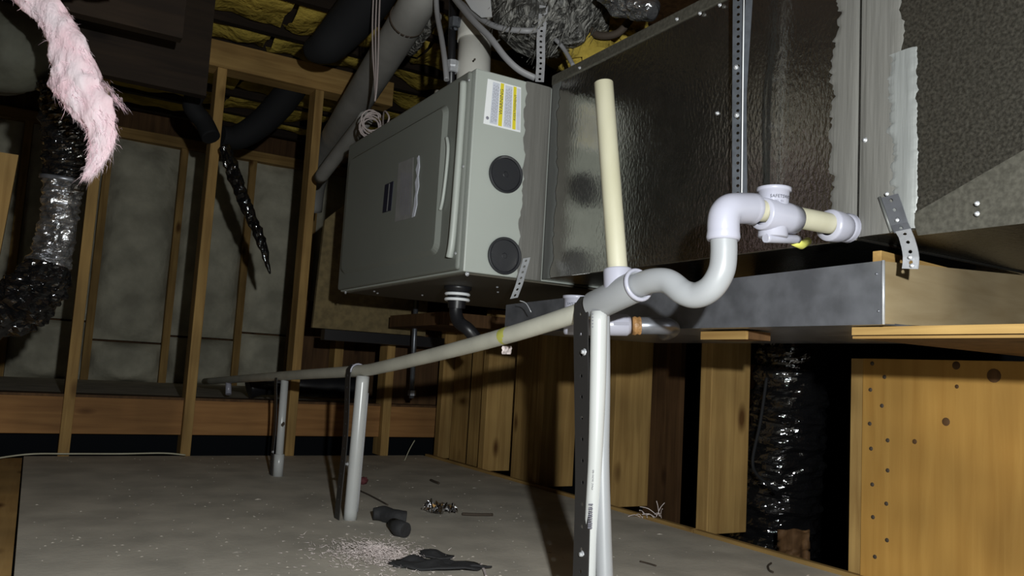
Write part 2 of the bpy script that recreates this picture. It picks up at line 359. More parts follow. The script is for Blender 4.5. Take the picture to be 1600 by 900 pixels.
# rafters over the left foreground, near-black colour standing in for shade
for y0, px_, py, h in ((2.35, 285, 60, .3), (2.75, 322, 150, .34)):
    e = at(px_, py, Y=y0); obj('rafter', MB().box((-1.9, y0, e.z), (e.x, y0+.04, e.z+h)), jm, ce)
q0 = at(22, 300, Y=2.6); obj('brace', MB().hexa([(q0.x-.25,2.6,.0),(q0.x-.05,2.6,.0),(q0.x+.0,2.6,.9),(q0.x-.06,2.6,.9)],[(q0.x-.25,2.64,.0),(q0.x-.05,2.64,.0),(q0.x+.0,2.64,.9),(q0.x-.06,2.64,.9)]), M_WZ, wlf)

# ================================================================= FURNACE
FX, FY0, FY1, FZ0, FZ1 = .785, 1.585, 2.415, .597, 1.06
fu = thing('furnace', (1.1, 2.0, FZ0), 'large grey-green sheet metal furnace cabinet hung sideways with two black caps on its end', 'furnace')
obj('cabinet', MB().box((FX+.012, FY0, FZ0), (1.48, FY1, FZ1)), M_CAB, fu, bevel=.003)
obj('door_panel', MB().box((FX, FY0+.012, FZ0+.004), (FX+.014, FY1-.004, FZ1-.004)), M_DOOR_SHADE, fu, bevel=.009, seg=3)
obj('underside_shade_panel', MB().box((FX+.03, FY0+.02, FZ0-.003), (1.46, FY1-.02, FZ0+.001)), mat('painted_underside_shade', (.075, .066, .05), .6), fu)  # added dark sheet; shade below the furnace is put into its colour
def fp(x, y, dx=0): return at(x, y, X=FX-dx)
def rrect(y0, y1, z0, z1, r, n=5):
    out = []
    for cy, cz, a0 in ((y1-r, z1-r, 0), (y0+r, z1-r, PI/2), (y0+r, z0+r, PI), (y1-r, z0+r, PI*1.5)):
        out += [(cy+r*math.cos(a0+PI/2*k/n), cz+r*math.sin(a0+PI/2*k/n)) for k in range(n+1)]
    return out
ya, yb_ = fp(700,175).y, fp(545,300).y
za, zb_ = .655, 1.0
# embossed pad in the middle of the door: sloping rim then a flat face
def emboss(y0, y1, z0, z1, r, h, rim, m, name, base=0):
    o = rrect(y0, y1, z0, z1, r); i = rrect(y0+rim, y1-rim, z0+rim, z1-rim, r*.7); n = len(o)
    mb = MB().add([(FX+.001-base, y, z) for y, z in o]+[(FX-base-h, y, z) for y, z in i], [(k,(k+1)%n,n+(k+1)%n,n+k) for k in range(n)]+[tuple(range(n, 2*n))])
    return obj(name, mb, m, fu)
emboss(ya-.006, yb_, za-.012, zb_+.006, .03, .010, .012, M_DOOR_SHADE, 'raised_door_field')
# bright rolled ribs at the ends of the door
def rib(pts, r, name='door_rib'):
    obj(name, MB().tube(smoothpath([fp(x, y, .006) for x, y in pts], 6), r, 8), M_CAB, fu)
rib(((698,215),(700,232),(697,270),(692,310),(688,328)), .0042)
rib(((551,262),(545,310),(541,360),(538,410)), .004)
rib(((724,128),(722,170),(715,270),(707,370),(702,402)), .0085)
for (cx, cy) in ((789,273), (787,400)):
    q = at(cx, cy, Y=FY0); q2 = at(cx, cy+29.5, Y=FY0); r = (q-q2).length
    obj('knockout_cap', MB().lathe(q, (0,-1,0), [(-.001,r*.97),(.005,r),(.008,r*.985),(.0085,r*.95),(.008,r*.90),(.0075,r*.86),(.004,r*.845),(.0035,r*.835),(.0035,r*.16),(.0045,r*.13),(.0045,0)], 40, False), M_CAP, fu)
# warning label, printed sheet on the end face
def ep(x, y, d=.0006): return at(x, y, Y=FY0-d)
L0, L1, L2, L3 = ep(762,123), ep(814,137), ep(813,207), ep(755,193)
def lq(u, v, d=0): 
    a = L0.lerp(L1, u); b = L3.lerp(L2, u); return a.lerp(b, v)+V(0,-d,0)
def lquad(u0, v0, u1, v1, d): return [lq(u0,v0,d), lq(u1,v0,d), lq(u1,v1,d), lq(u0,v1,d)]
lab = obj('warning_label', MB().poly(lquad(0,0,1,1,0), (0,-1,0), .0006), M_WHITE, fu)
for u0, u1 in ((.16,.36),(.53,.74),(.88,.98)): obj('text_block', MB().poly(lquad(u0,.04,u1,.96,.0008), (0,-1,0), .0002), M_PAPER, lab)
for u0, u1 in ((.385,.485),(.77,.86)): obj('yellow_stripe', MB().poly(lquad(u0,.02,u1,.97,.0010), (0,-1,0), .0002), M_YLAB, lab)
mb = MB()
for (u0, u1) in ((.18,.35),(.55,.73)):
    for k in range(7):
        u = u0+(u1-u0)*(k+.3)/7; a = .08+.05*random.random(); 
        while a < .9:
            w = .03+.05*random.random(); mb.add(lquad(u, a, u+.008, min(a+w,.93), .0012), [(0,1,2,3)]); a += w+.02
obj('printed_lines', mb, M_INKP, lab)['kind'] = 'stuff'
up = (lq(.5,0)-lq(.5,1)).normalized(); rt_ = -(lq(1,.5)-lq(0,.5)).normalized()
text('stripe_lettering', 'WARNING', lq(.475,.72,.0014), up, rt_, .0125, M_INK, lab)
text('stripe_lettering', 'AVERTISSEMENT', lq(.85,.78,.0014), up, rt_, .0085, M_INK, lab)
obj('round_mark', MB().lathe(lq(.09,.86,.001), (0,-1,0), [(0,.004),(.0003,.0038),(.0003,0)], 12), M_INKP, lab)
# front labels
obj('name_plate', MB().poly([fp(602,289,.0105),(fp(615,283,.0105)),(fp(611,329,.0105)),fp(598,333,.0105)], (-1,0,0), .001), M_NAV, fu)
obj('plate_line', MB().poly([fp(608,287,.012),fp(609,287,.012),fp(605,330,.012),fp(604,330,.012)], (-1,0,0), .0004), M_RATE, fu)
rl = obj('rating_label', MB().poly([fp(623,255,.0105),fp(646,246,.0105),fp(644,340,.0105),fp(617,347,.0105)], (-1,0,0), .0005), M_RATE, fu)
mb = MB()
for k in range(6):
    x = 627+k*3; mb.add([fp(x,270,.0115),fp(x+1,270,.0115),fp(x-1.5,336,.0115),fp(x-2.5,336,.0115)], [(0,1,2,3)])
obj('printed_lines', mb, M_INKP, rl)
edge = [(652,247),(655,243),(656,260),(654,275),(655,290),(652,305),(652,320),(648,338),(644,340),(647,322),(648,310),(650,300),(649,285),(652,275),(650,265),(653,255)]
obj('torn_sticker_edge', MB().poly([fp(x,y,.0105) for x,y in edge], (-1,0,0), .0012), M_PAPER, fu)
sc0 = None
for x, y in ((585,453),(590,456),(540,456),(660,459),(730,428),(777,446),(778,454)):
    q = at(x, y, Z=FZ0) if y > 430 else ep(x, y, 0)
    if not (FX < q.x < 1.4): q.x = FX+.05
    obj('screw', screw_mb(q+V(0,0,.0) , (0,0,-1) if y > 430 else (0,-1,0), .005, .006), M_ZINC, fu)
for x, y in ((733,125),(712,396),(724,260)):
    obj('screw', screw_mb(at(x,y,X=FX), (-1,0,0), .0035, .003), M_ZINC, fu)
# mastic smeared on the end face where it meets the duct
def mastic_strip(name, m, org, along, wdir, nrm, L, w0, w1, th, parent, seed, n=48, rag=.012, rag2=.0, nf=9):
    """ragged band of mastic: left and right edges wander"""
    along, wdir, nrm = Vector(along), Vector(wdir), Vector(nrm); K = 8
    def fn(u, v):
        fr = lambda q, sd: noise.noise(V(q*2.3, sd, .3))*.6+noise.noise(V(q*9, sd, 5))*.45+noise.noise(V(q*31, sd, 9))*.35+noise.noise(V(q*80, sd, 2))*.3
        e0 = w0+rag*fr(u*L*nf, seed); e1 = w1+rag2*fr(u*L*nf, seed+9)
        s = e0+(e1-e0)*v; h = th*(min(1, 6*min(v, 1-v))**.5)*(1+.4*noise.noise(V(s*60, u*L*6, seed)))
        if v in (0., 1.): h = 0
        return Vector(org)+along*(u*L)+wdir*s+nrm*max(h, 0.0003)
    mb = MB().grid(fn, n, K); return obj(name, mb, m, parent)
ER = .999
mastic_strip('mastic_band', M_MAST, (ER, FY0-.0003, FZ0), (0,0,1), (1,0,0), (0,-1,0), FZ1-FZ0, -.066, 0, .0025, fu, 2.2, nf=3, rag=.016)

# ================================================================= DUCT
DX, DZ0, DZ1, SEAM = 1.0, .600, 1.086, .744
du = thing('sheet_metal_duct', (1.24, .9, DZ0), 'long dark glossy galvanized duct beside the furnace, its seams smeared with mastic', 'duct')
obj('coil_case', MB().box((DX, SEAM, DZ0), (1.48, FY0-.002, DZ1)), M_GALV, du, bevel=.002)
obj('plenum_section', MB().box((DX+.001, .12, DZ0+.004), (1.48, SEAM-.0015, DZ1+.25)), M_GALV2, du, bevel=.002)
obj('top_flange', MB().box((DX-.004, SEAM, DZ1-.022), (DX+.02, FY0-.004, DZ1+.002)), M_FLAP, du, bevel=.002)
def dp(x, y, d=0): return at(x, y, X=DX-d)
for x, y in ((906,106),(1058,30),(1094,21),(1125,8),(1121,177)):
    obj('screw', screw_mb(dp(x,y,.004 if y<120 else 0), (-1,0,0), .0035, .004), M_ZINC, du)
obj('screw', screw_mb(dp(1352,219,.002), (-1,0,0), .0035, .004), M_ZINC, du)
# lower bent cheek of the plenum
c = [dp(1424,336,.002), dp(1602,233,.012), dp(1700,170,.014), dp(1700,336,.016), dp(1600,349,.014), dp(1434,368,.004)]
obj('folded_cheek', MB().poly(c, (1,0,0), .002), M_FLAP, du)
for x, y in ((1527,318),(1527,334)): obj('screw', screw_mb(dp(x,y,.016), (-1,0,0), .003, .004), M_ZINC, du)
H = DZ1-DZ0
mastic_strip('mastic_band', M_MASTD, (DX-.0003, FY0-.003, DZ0), (0,0,1), (0,-1,0), (-1,0,0), H, 0, .035, .002, du, 5.1, rag=0, rag2=.02, nf=3)
mastic_strip('mastic_band', M_MAST, (DX-.0003, SEAM+.001, DZ0), (0,0,1), (0,1,0), (-1,0,0), H, 0, .044, .0025, du, 8.3, rag=0, rag2=.016, n=150, nf=5)
mastic_strip('mastic_band', M_MAST, (DX+.0005, SEAM-.002, DZ0+.004), (0,0,1), (0,-1,0), (-1,0,0), H+.1, 0, .070, .003, du, 3.7, rag=0, rag2=.012, n=120, nf=3)
zt = dp(1420,30).z; 
mastic_strip('pale_mastic_patch', M_MAST2, (DX-.0012, SEAM-.002, DZ0+.006), (0,0,1), (0,-1,0), (-1,0,0), zt-DZ0-.05, .050, .088, .0035, du, 11.9, rag=.022, rag2=.008, n=110, nf=2.6)
# ================================================================= DRAIN PAN
PZ0, PZ1, PY0, PY1 = .474, .562, .702, 1.742
pn = thing('drain_pan', (1.24, 1.2, PZ0), 'shallow galvanized pan under the duct with bright folded corner and tan end board', 'drain pan')
fq = [at(1380,507,X=DX), at(1380,407,X=DX)]
zb, zt = fq[0].z, fq[1].z
mb = MB().hexa([(DX,fq[0].y,zb),(DX,PY1,.480),(DX,PY1,.548),(DX,fq[1].y,zt)], [(DX+.004,fq[0].y,zb),(DX+.004,PY1,.480),(DX+.004,PY1,.548),(DX+.004,fq[1].y,zt)])
obj('front_side', mb, M_PAN, pn)
obj('bottom_sheet', MB().hexa([(DX+.004,fq[0].y+.002,zb),(1.49,fq[0].y+.002,zb+.006),(1.49,PY1,.486),(DX+.004,PY1,.480)], [(DX+.004,fq[0].y+.002,zb+.003),(1.49,fq[0].y+.002,zb+.009),(1.49,PY1,.489),(DX+.004,PY1,.483)]), M_PAN, pn)
e1, e2 = at(1600,430,Y=.755), at(1600,517,Y=.755)
d = (V(e1.x-DX, e1.y-fq[0].y, 0)); 
M_END = wood('greyed_tan_board', (.30,.235,.14), (.24,.18,.10), 0, .5, knots=False)
far = 1.12
q = lambda P, t: V(DX+.004+(P.x-DX)*t, fq[0].y+(P.y-fq[0].y)*t, 0)
a1, a2 = q(e1, far), q(e2, far)
mb = MB().hexa([(DX+.003,fq[0].y-.001,zb+.001),(a2.x,a2.y,zb+(e2.z-zb)*far),(a1.x,a1.y,zt+(e1.z-zt)*far),(DX+.003,fq[1].y-.001,zt-.001)],
               [(DX+.003,fq[0].y+.006,zb+.001),(a2.x,a2.y+.006,zb+(e2.z-zb)*far),(a1.x,a1.y+.006,zt+(e1.z-zt)*far),(DX+.003,fq[1].y+.006,zt-.001)])
obj('end_board', mb, M_END, pn)
obj('folded_edge', MB().tube([(DX-.001,fq[0].y-.001,zb),(DX-.001,fq[1].y-.001,zt)], .0022, 8), M_ZINC, pn)
for x, y in ((1370,428),(1373,486)): obj('rivet', screw_mb(at(x,y,X=DX), (-1,0,0), .003, .002, False), M_PAN, pn)
# lumber under and behind the pan
sb = at(1356,387,Y=.713)
sv = lambda x, off, z: V(x, fq[0].y+(e1.y-fq[0].y)*(x-DX)/(e1.x-DX)+off, z); sz = min(sb.z, .598)
tag(obj('support_board', MB().hexa([sv(1.010,.010,.484),sv(1.44,.010,.50),sv(1.44,.010,sz),sv(1.010,.010,sz)],[sv(1.010,.024,.484),sv(1.44,.024,.50),sv(1.44,.024,sz),sv(1.010,.024,sz)]), M_WX, bevel=.001), 'tan wooden block standing crosswise in the pan below the duct seam', 'board')
be = at(1095,517,X=1.04); be2 = at(1165,530,X=1.04)
bb = thing('bearer_board', (1.04, be.y, be2.z), 'short wooden bearer under the pan above the stud left of the black flex duct', 'board')
obj('shade_toned_plank', MB().box((1.046, be2.y, be2.z+.001), (1.10, be.y, zb-.001)), M_BROWN, bb); obj('edge_face', MB().box((1.04, be2.y, be2.z), (1.046, be.y, zb-.001)), M_WY, bb)  # body browner than its edge: underside shade is in the colour
le, le2 = at(1331,512,X=1.02), at(1331,529,X=1.02)
bb = thing('bearer_board', (1.02, .5, le2.z), 'long wooden bearer shelf under the pan above the plywood panel', 'board')
obj('shade_toned_plank', MB().box((1.028, .1, le2.z+.001), (1.50, le.y, zb-.001)), M_BROWN, bb)  # dark brown carries the shelf's underside shade as colour
obj('edge_face', MB().box((1.02, .1, le2.z+.005), (1.028, le.y, zb-.001)), M_WY, bb); obj('edge_face', MB().box((1.022, .1, le2.z), (1.028, le.y, le2.z+.0035)), M_WY, bb)
ub, ub2 = at(1517,372,X=1.47), at(1600,398,X=1.47)
tag(obj('roof_board', MB().hexa([(1.45,.765,ub2.z),(1.45,ub.y,ub.z),(1.45,ub.y-.02,.599),(1.45,.765,.599)],[(1.478,.765,ub2.z),(1.478,ub.y,ub.z),(1.478,ub.y-.02,.599),(1.478,.765,.599)]), M_WY), 'wooden board in the gap under the duct at the right edge', 'board')

# ================================================================= CONDENSATE DRAIN
PR = .0148
O = at(1328,357,X=DX); YO = O.y
def op(x, y): return at(x, y, Y=YO)
def mp(x, y, X=.72): return at(x, y, X=X)
dl = thing('drain_line', mp(700,545), 'white and cream PVC drain line with curved trap, tees and open upright vent', 'drain pipe')
A = mp(903,489); T0 = mp(929,478); T1 = mp(1000,444); ax = (T1-T0).normalized()
path = [mp(903,489), mp(800,522), mp(700,549), mp(600,573), mp(555,580), mp(445,587), mp(320,596,.725)]
obj('long_pipe', MB().tube(smoothpath([T0+ax*.01]+path, 6), PR*1.0, 16), M_DRAIN, dl)
q = mp(792,524); t = (path[1]-path[0]).normalized()
obj('primer_stain', MB().lathe(q, t, [(-.012,PR*1.015),(.01,PR*1.02),(.012,PR)], 16), M_STAIN, dl)
obj('torn_tape', MB().grid(lambda u,v: mp(798,531)+V(-.016-.004*noise.noise(V(u*9,v*9,1)), -.03*u+.01*noise.noise(V(u*6,v*6,3)), -.012-.014*v+.008*noise.noise(V(u*8,v*8,5))), 8, 4), M_FLUFF, dl)
# tee
TR = .0225
def hub(p, a, L, r, name, m=M_PVC, rin=None):
    """socket fitting with rim and open mouth"""
    rin = rin or r*.8
    return obj(name, MB().lathe(p, a, [(0,rin),(0,r*.98),(.002,r),(L-.002,r),(L,r*.98),(L,rin),(L-.02,rin)], 28), m, dl)
tl = (T1-T0).length
hub(T0, ax, tl*.97, TR, 'tee_body', M_PVCG)
obj('tee_rim', MB().lathe(T1-ax*.006, ax, [(-.001,TR),(0,TR*1.08),(.004,TR*1.08),(.006,TR*.98),(.005,TR*.86),(-.004,TR*.82)], 28), M_PVC, dl)
vb, vm, vt = mp(966,452), mp(965,421,.72), at(943,129,X=.705)
hub(vb-(vm-vb)*.1, vm-vb, (vm-vb).length*1.1, TR*.93, 'tee_branch')
va = (vt-vm).normalized()
obj('vent_pipe', MB().lathe(vm-va*.02, va, [(0,PR*.99),((vt-vm).length+.019,PR*.99),((vt-vm).length+.02,PR*.94),((vt-vm).length+.02,PR*.8),((vt-vm).length-.03,PR*.78)], 24), M_CREAM, dl)
# trap
E0 = op(1131,345)
tp = [T1-ax*.012, mp(1018,439,.722), at(1044,440,X=.727), at(1068,457,X=.732), at(1090,461,X=.738), at(1112,449,X=.742), at(1127,424,X=.746), at(1131,395,X=.748), at(1130,362,X=.748)]
obj('trap_tube', MB().tube(smoothpath(tp, 8), .0170, 20), M_PVCG, dl)
# elbow at the top of the trap
EB = at(1130,376,X=.748); EC = at(1131,329,X=.748); ER_ = op(1178,327)
er = .0205
eu = (EC-EB).normalized(); ev = (O-op(1190,331)).normalized()
obj('elbow', MB().tube([EB, EB+eu*.004]+smoothpath([EB+eu*.012, EB+eu*.024, EC-eu*.004+ev*.003, EC+eu*.004+ev*.014, ER_-ev*.008], 6)+[ER_-ev*.002, ER_], [er*.97, er*1.05]+[er*1.0]*25+[er*1.05, er*.97], 22), M_PVC, dl)
for k in range(3):
    q = at(1112+k*.5, 336+k*9, X=.748-er*.75); obj('moulded_mark', MB().box(q-V(.0015,.003,.001), q+V(.0015,.003,.0012)), M_PVC, dl)
P0 = ER_-ev*.01
obj('short_pipe', MB().lathe(P0, ev, [(0,PR),((O-P0).length+.004,PR)], 22), M_CREAM, dl)
# float switch tee with cup
F0, F1 = op(1191,334), op(1243,347)
obj('switch_tee', MB().lathe(F0-ev*.002, ev, [(0,PR*1.02),(0,TR*.93),(.002,TR*.97),(.045,TR*.95),((F1-F0).length,TR*.88),((F1-F0).length,PR)], 26), M_PVC, dl)
CB = op(1212,336)+V(0,.004,0)
def cup(base, r, h, name, m, owner):
    o = obj(name, MB().lathe(base, (0,0,1), [(-h*.9,0),(-h*.9,r*.86),(-h*.86,r*.95),(0,r*.9),(h*.95,r*.98),(h*.96,r*1.1),(h*1.1,r*1.1),(h*1.12,r*1.02),(h*1.12,0)], 28), m, owner); return o
cp_ = cup(CB, .0208, .034, 'switch_cup', M_PVC, dl)
text('cup_lettering', 'SAFETSWITCH.', CB+V(-.0215*math.cos(.35+.15), -.0215*math.sin(.5)-.0, .0205), None, None, .0062, M_INK, cp_, wrap=(CB, .0212))
text('cup_lettering', 'MODEL  SS1', CB+V(-.0215*math.cos(.5), -.0215*math.sin(.5), .0150), None, None, .0036, M_INKP, cp_, wrap=(CB, .0212))
sp = op(1218,375)
obj('switch_float', MB().tube(smoothpath([at(1196,372,Y=YO), at(1222,373,Y=YO), at(1246,374,Y=YO+.01)], 4), .0062, 12), M_PVC, dl)
obj('switch_cord_end', MB().tube([at(1240,377,Y=YO+.012), at(1252,383,Y=YO+.02), at(1262,377,Y=YO+.03)], .006, 10), M_STAIN, dl)
# coupling at the duct
K0 = op(1296,352)
obj('coupling', MB().lathe(K0-ev*.002, ev, [(-.001,PR),(0,TR*.98),(.003,TR*1.02),(.022,TR*.98),(.034,TR*.85),(.036,PR)], 24), M_PVC, dl)
obj('threaded_nipple', MB().lathe(O-ev*.012, ev, [(0,TR*.8),(.003,TR*.95),(.006,TR*.8),(.009,TR*.95),(.013,TR*.8)], 20), M_PVC, dl)
# end cap far back
q = mp(357,592,.725); obj('end_tail', MB().tube([q+V(0,0,-.001), at(357,616,X=.725)], .012, 14), M_PVC, dl)
# ---- pan drain fitting
PY_ = at(985,510,X=.94)
pd = thing('pan_drain', at(960,509,X=.90), 'white PVC tee with printed cup on the pan outlet behind the black strap', 'pipe fitting')
yy = PY_.y
N0, N1 = at(902,508,Y=yy), at(988,508,Y=yy)
XA = at(950,509,X=.93); R1 = .0165*1.25
D_ = 1.34
def fd(x, y): return at(x, y, D=D_)
bx = (fd(985,509)-fd(950,509)).normalized()
obj('adapter', MB().lathe(fd(905,508), bx, [(0,0),(0,.017),((fd(985,509)-fd(905,508)).length-.006,.0182),((fd(985,509)-fd(905,508)).length,.014),((fd(985,509)-fd(905,508)).length,0)], 24), M_PVC, pd)
cb = fd(899,494)
r2 = .0208
c2 = obj('printed_cup', MB().lathe(cb, (0,0,1), [(-.031,0),(-.031,r2*.8),(-.027,r2*.9),(0,r2*.9),(.028,r2*.96),(.0285,r2*1.08),(.033,r2*1.08),(.033,0)], 26), M_PVC, pd)
text('cup_lettering', 'SAFETSWITCH', cb+V(-r2*.95*math.cos(.2), -r2*.95*math.sin(.2), .017), None, None, .0058, M_INK, c2, wrap=(cb, r2*.975))
for k in range(2): text('cup_lettering', 'float  switch  ss1', cb+V(-r2*.92*math.cos(.2), -r2*.92*math.sin(.2), .009-.006*k), None, None, .0036, M_INKP, c2, wrap=(cb, r2*.965))
xd = bx; yd = V(0,0,1); 
text('adapter_lettering', 'NIBCO 1 IN', fd(957,512)+V(-.0135,-.0135,0), xd, V(-.1,-.1,1), .006, M_INK, pd) if False else None
obj('adapter_print', MB().add([fd(957,505)+V(-.010,-.0165,.001), fd(981,505)+V(-.010,-.0165,.001), fd(981,510)+V(-.010,-.0165,.001), fd(957,510)+V(-.010,-.0165,.001)], [(0,1,2,3)]), M_INKP, pd)
obj('thread_dope', MB().lathe(fd(988,509), bx, [(0,0),(0,.0145),(.004,.016),(.008,.0140),(.012,.0155),(.016,.013),(.017,0)], 18), M_RUST, pd)
sb0 = fd(999,509); obj('outlet_stub', MB().tube(smoothpath([sb0, sb0+bx*.025, sb0+bx*.045+V(.012,.012,0), sb0+bx*.055+V(.06,.07,0), V(1.0, sb0.y+.10, sb0.z)], 4), .0145, 16), M_PAN, pd)

# ================================================================= POSTS AND STRAPS
def post(name, label, top, bot, r, m=M_POST, prints=False):
    t = thing(name, bot, label, 'post', None); return t
# nearest post: split pipe, two leaves
p1t, p1b = mp(932,484,.716), at(914,960,X=.70)
z0 = lambda q: V(q.x, q.y, 0)
PA = [at(936,487,X=.712), at(934,600,X=.712), at(930,720,X=.712), at(924,830,X=.712), at(920,900,X=.712)]
base = at(917,975,X=.712); base.z = 0
po = thing('support_post', (base.x, base.y, 0), 'nearest white support post made from split PVC pipe, two leaves spread at the bottom', 'post')
zf = lambda pts: pts[:-1]+[V(pts[-1].x, pts[-1].y, pts[-1].z)]
last = PA[-1]; dirn = (PA[-1]-PA[-2]).normalized(); ext = last+dirn*(last.z/-dirn.z)
wA = smoothpath(PA+[ext], 5)
obj('front_leaf', MB().tube(wA, lerps([.0125,.0120,.0105,.0105,.0110,.011], len(wA)), 18), M_POST, po)
PB = [at(943,487,X=.725), at(943,600,X=.725), at(941,720,X=.725), at(943,830,X=.725), at(945,900,X=.725)]
dirn = (PB[-1]-PB[-2]).normalized(); ext = PB[-1]+dirn*(PB[-1].z/-dirn.z)
wB = smoothpath(PB+[ext], 5)
obj('rear_leaf', MB().tube(wB, lerps([.0095,.0100,.0105,.0115,.0120,.012], len(wB)), 18), M_PVCG, po)
# print on the front leaf: barcode and a line of small type, wrapped on its camera side
mb = MB(); 
def leaf(x, y, X=.7005): return at(x, y, X=X)
yv = 787
while yv < 827:
    w = random.choice((1.0,1.0,1.8,2.6)); mb.add([leaf(919.5-(yv-787)*.03,yv), leaf(926.5-(yv-787)*.03,yv), leaf(926.5-(yv-787)*.03,yv+w), leaf(919.5-(yv-787)*.03,yv+w)], [(0,1,2,3)]); yv += w+random.choice((1.0,1.6,2.2))
obj('barcode', mb, M_INKP, po)
a, b = leaf(927,765), leaf(928.5,735); ud = (b-a).normalized()
text('pipe_print', 'PVC SCH 40', a, ud, ud.cross(V(1,0,0)).normalized()*1.0, .0052, M_INKP, po)
mb = MB()
for k in range(5): mb.add([leaf(925-.3,490+k*5,.6995),leaf(927,490+k*5,.6995),leaf(927,491.5+k*5,.6995),leaf(925,491.5+k*5,.6995)], [(0,1,2,3)])
obj('print_marks', mb, M_INKP, po)
def fz0(x, y): return at(x, y, Z=.001)
def hanger(name, label, pipe_c, r, w, foot, m, screws, group=None, pitch=.03, hole=.0032):
    """strap looped over the drain pipe, one leg down to the floor on the near side"""
    c = Vector(pipe_c); pts = []
    for k in range(7):
        a = -.6+k*(PI+.6)/6; pts.append(c+V(r*math.cos(a), 0, r*math.sin(a)))
    pts += [c+V(-r*1.0, .0, -.03)]
    a = pts[-1]; f = Vector(foot)
    pts += [a.lerp(f, t)+V(.004*math.sin(t*5),.003*math.sin(t*7),0) for t in (.25,.5,.75,1)]
    t = thing(name, (foot[0], foot[1], 0), label, 'strap', group)
    mb, pt, tot = strap_mesh(smoothpath(pts, 3), V(0,1,0), w, pitch, hole)
    obj('band', mb, m, t, solid=.002)
    for (x, y) in screws: obj('screw', screw_mb(at(x,y,X=c.x-r-.002), (-1,0,0), .005, .005), M_ZINC, t)
    return t
hc = mp(924,480)
fpt = at(909,960,X=hc.x-PR-.012); f0 = at(911,900,X=hc.x-PR-.004); dd = f0-hc-V(-PR-.004,0,0)
f1 = at(909,900,X=hc.x-PR*1.2); g1 = at(911,600,X=hc.x-PR*1.2); dd = (f1-g1).normalized(); ft = f1+dd*((f1.z-.001)/-dd.z)
hanger('pipe_strap', 'black perforated plastic strap looped over the drain pipe beside the nearest post', hc, PR*1.18, .036, ft, M_STRAP, ((913,550),(910,866)))
# second and third posts
g2 = at(547,812,Z=0); t2 = at(567,588,X=g2.x+.005)
po2 = thing('support_post', g2, 'middle white PVC pipe post holding up the drain pipe', 'post')
pp = smoothpath([t2, at(558,690,X=g2.x), g2], 6)
obj('pipe', MB().tube(pp, .0165, 16), M_POST, po2)
obj('side_slit', MB().tube([q+V(.0125,-.012,0) for q in pp[2:-1]], .0024, 6), M_CABLE, po2)
hc2 = mp(555,580); hanger('pipe_strap', 'black perforated strap looped over the drain pipe beside the middle post', hc2, PR*1.2, .035, fz0(529,811), M_STRAP, ((543,725),))
obj('loop_band', MB().tube([hc2+V(PR*1.28*math.cos(a), -.02, PR*1.28*math.sin(a)) for a in [k*PI/9-.2 for k in range(11)]], .0022, 8), M_PVC, bpy.data.objects['pipe_strap.001'])
g3 = at(434,744,Z=0); t3 = at(445,594,X=.727)
po3 = thing('support_post', g3, 'farthest white PVC pipe post with a coupling at its foot', 'post')
obj('pipe', MB().tube([t3, g3+V(0,0,.002)], .0125, 14), M_POST, po3)
vv = (t3-g3).normalized(); obj('foot_coupling', MB().lathe(g3, vv, [(0,0),(0,.0165),(.07,.0165),(.072,.013)], 18), M_POST, po3)
obj('knot_hole', MB().lathe(at(443,662,X=.712), (-.8,-.5,0), [(0,.006),(.0015,.005),(.0015,0)], 10), M_TWIG, po3)
hc3 = mp(440,588,.725); hanger('pipe_strap', 'black perforated strap beside the farthest post', hc3, PR*1.15, .03, fz0(425,742), M_STRAP, ((427,706),))

# hanging zinc straps
q0, q1 = at(1154,-40,X=.955), at(1153,320,X=.965)
st = thing('hanging_strap', q1, 'long vertical perforated metal strap in front of the dark duct above the elbow', 'strap')
mb, pt, tot = strap_mesh([q0, at(1153,150,X=.962), q1], V(.5,-.866,0), .0185, .0125, .0028); obj('band', mb, M_DARKZ, st, solid=.0012)
mb, pt, tot = strap_mesh([q0+V(.012,-.016,0), at(1161,150,X=.975), at(1162,318,X=.975)], V(.5,-.866,0), .0115, .05, .0005); obj('second_band', mb, M_DARKZ, st, solid=.001)
obj('white_wire', MB().tube([at(1163,-40,X=.95), at(1161,100,X=.955), at(1159,305,X=.958)], .0011, 6), M_WHITE, st)
for x, y in ((1150,105),(1151,180)): obj('screw', screw_mb(at(x,y,X=.957), (-.8,-.5,0), .004, .004), M_ZINC, st)
s2 = at(846,128,X=1.0)
st2 = thing('hanging_strap', s2, 'short bright perforated strap rising from the corner where furnace meets duct', 'strap')
mb, pt, tot = strap_mesh([at(852,-30,X=1.0), at(848,30,X=.995), at(845,60,X=.99), at(845,98,X=.99), at(843,128,X=.985)], V(.86,-.5,0), .021, .0145, .0035); obj('band', mb, M_ZINC, st2, solid=.0012)
s3 = at(822,405,Y=FY0-.005)
st3 = thing('strap_tab', s3, 'short bright perforated strap tab hanging below the lower black cap of the furnace', 'strap')
mb, pt, tot = strap_mesh([at(823,403,Y=FY0-.006), at(818,420,Y=FY0-.010), at(811,445,Y=FY0-.02), at(803,466,Y=FY0-.024)], V(.97,0,.25), .020, .0145, .0034); obj('band', mb, M_ZINC, st3, solid=.0012)
obj('wire_tail', MB().tube(smoothpath([at(812,470,Y=1.55), at(822,474,Y=1.54), at(830,488,Y=1.53)], 4), .0012, 5), M_ZINC, st3)
s4 = at(1400,340,X=.994)
st4 = thing('strap_bracket', s4, 'bent galvanized strap bracket screwed to the mastic at the duct corner', 'strap')
wd = (dp(1404,305)-dp(1376,312)).normalized()
mb, pt, tot = strap_mesh([dp(1390,306,.007), dp(1397,325,.007), dp(1405,350,.007), dp(1411,362,.010)], wd, .025, .0145, .0030); obj('upper_leg', mb, M_PAN, st4, solid=.0014)
wd2 = (at(1434,375,X=.98)-at(1408,375,X=.98)).normalized()
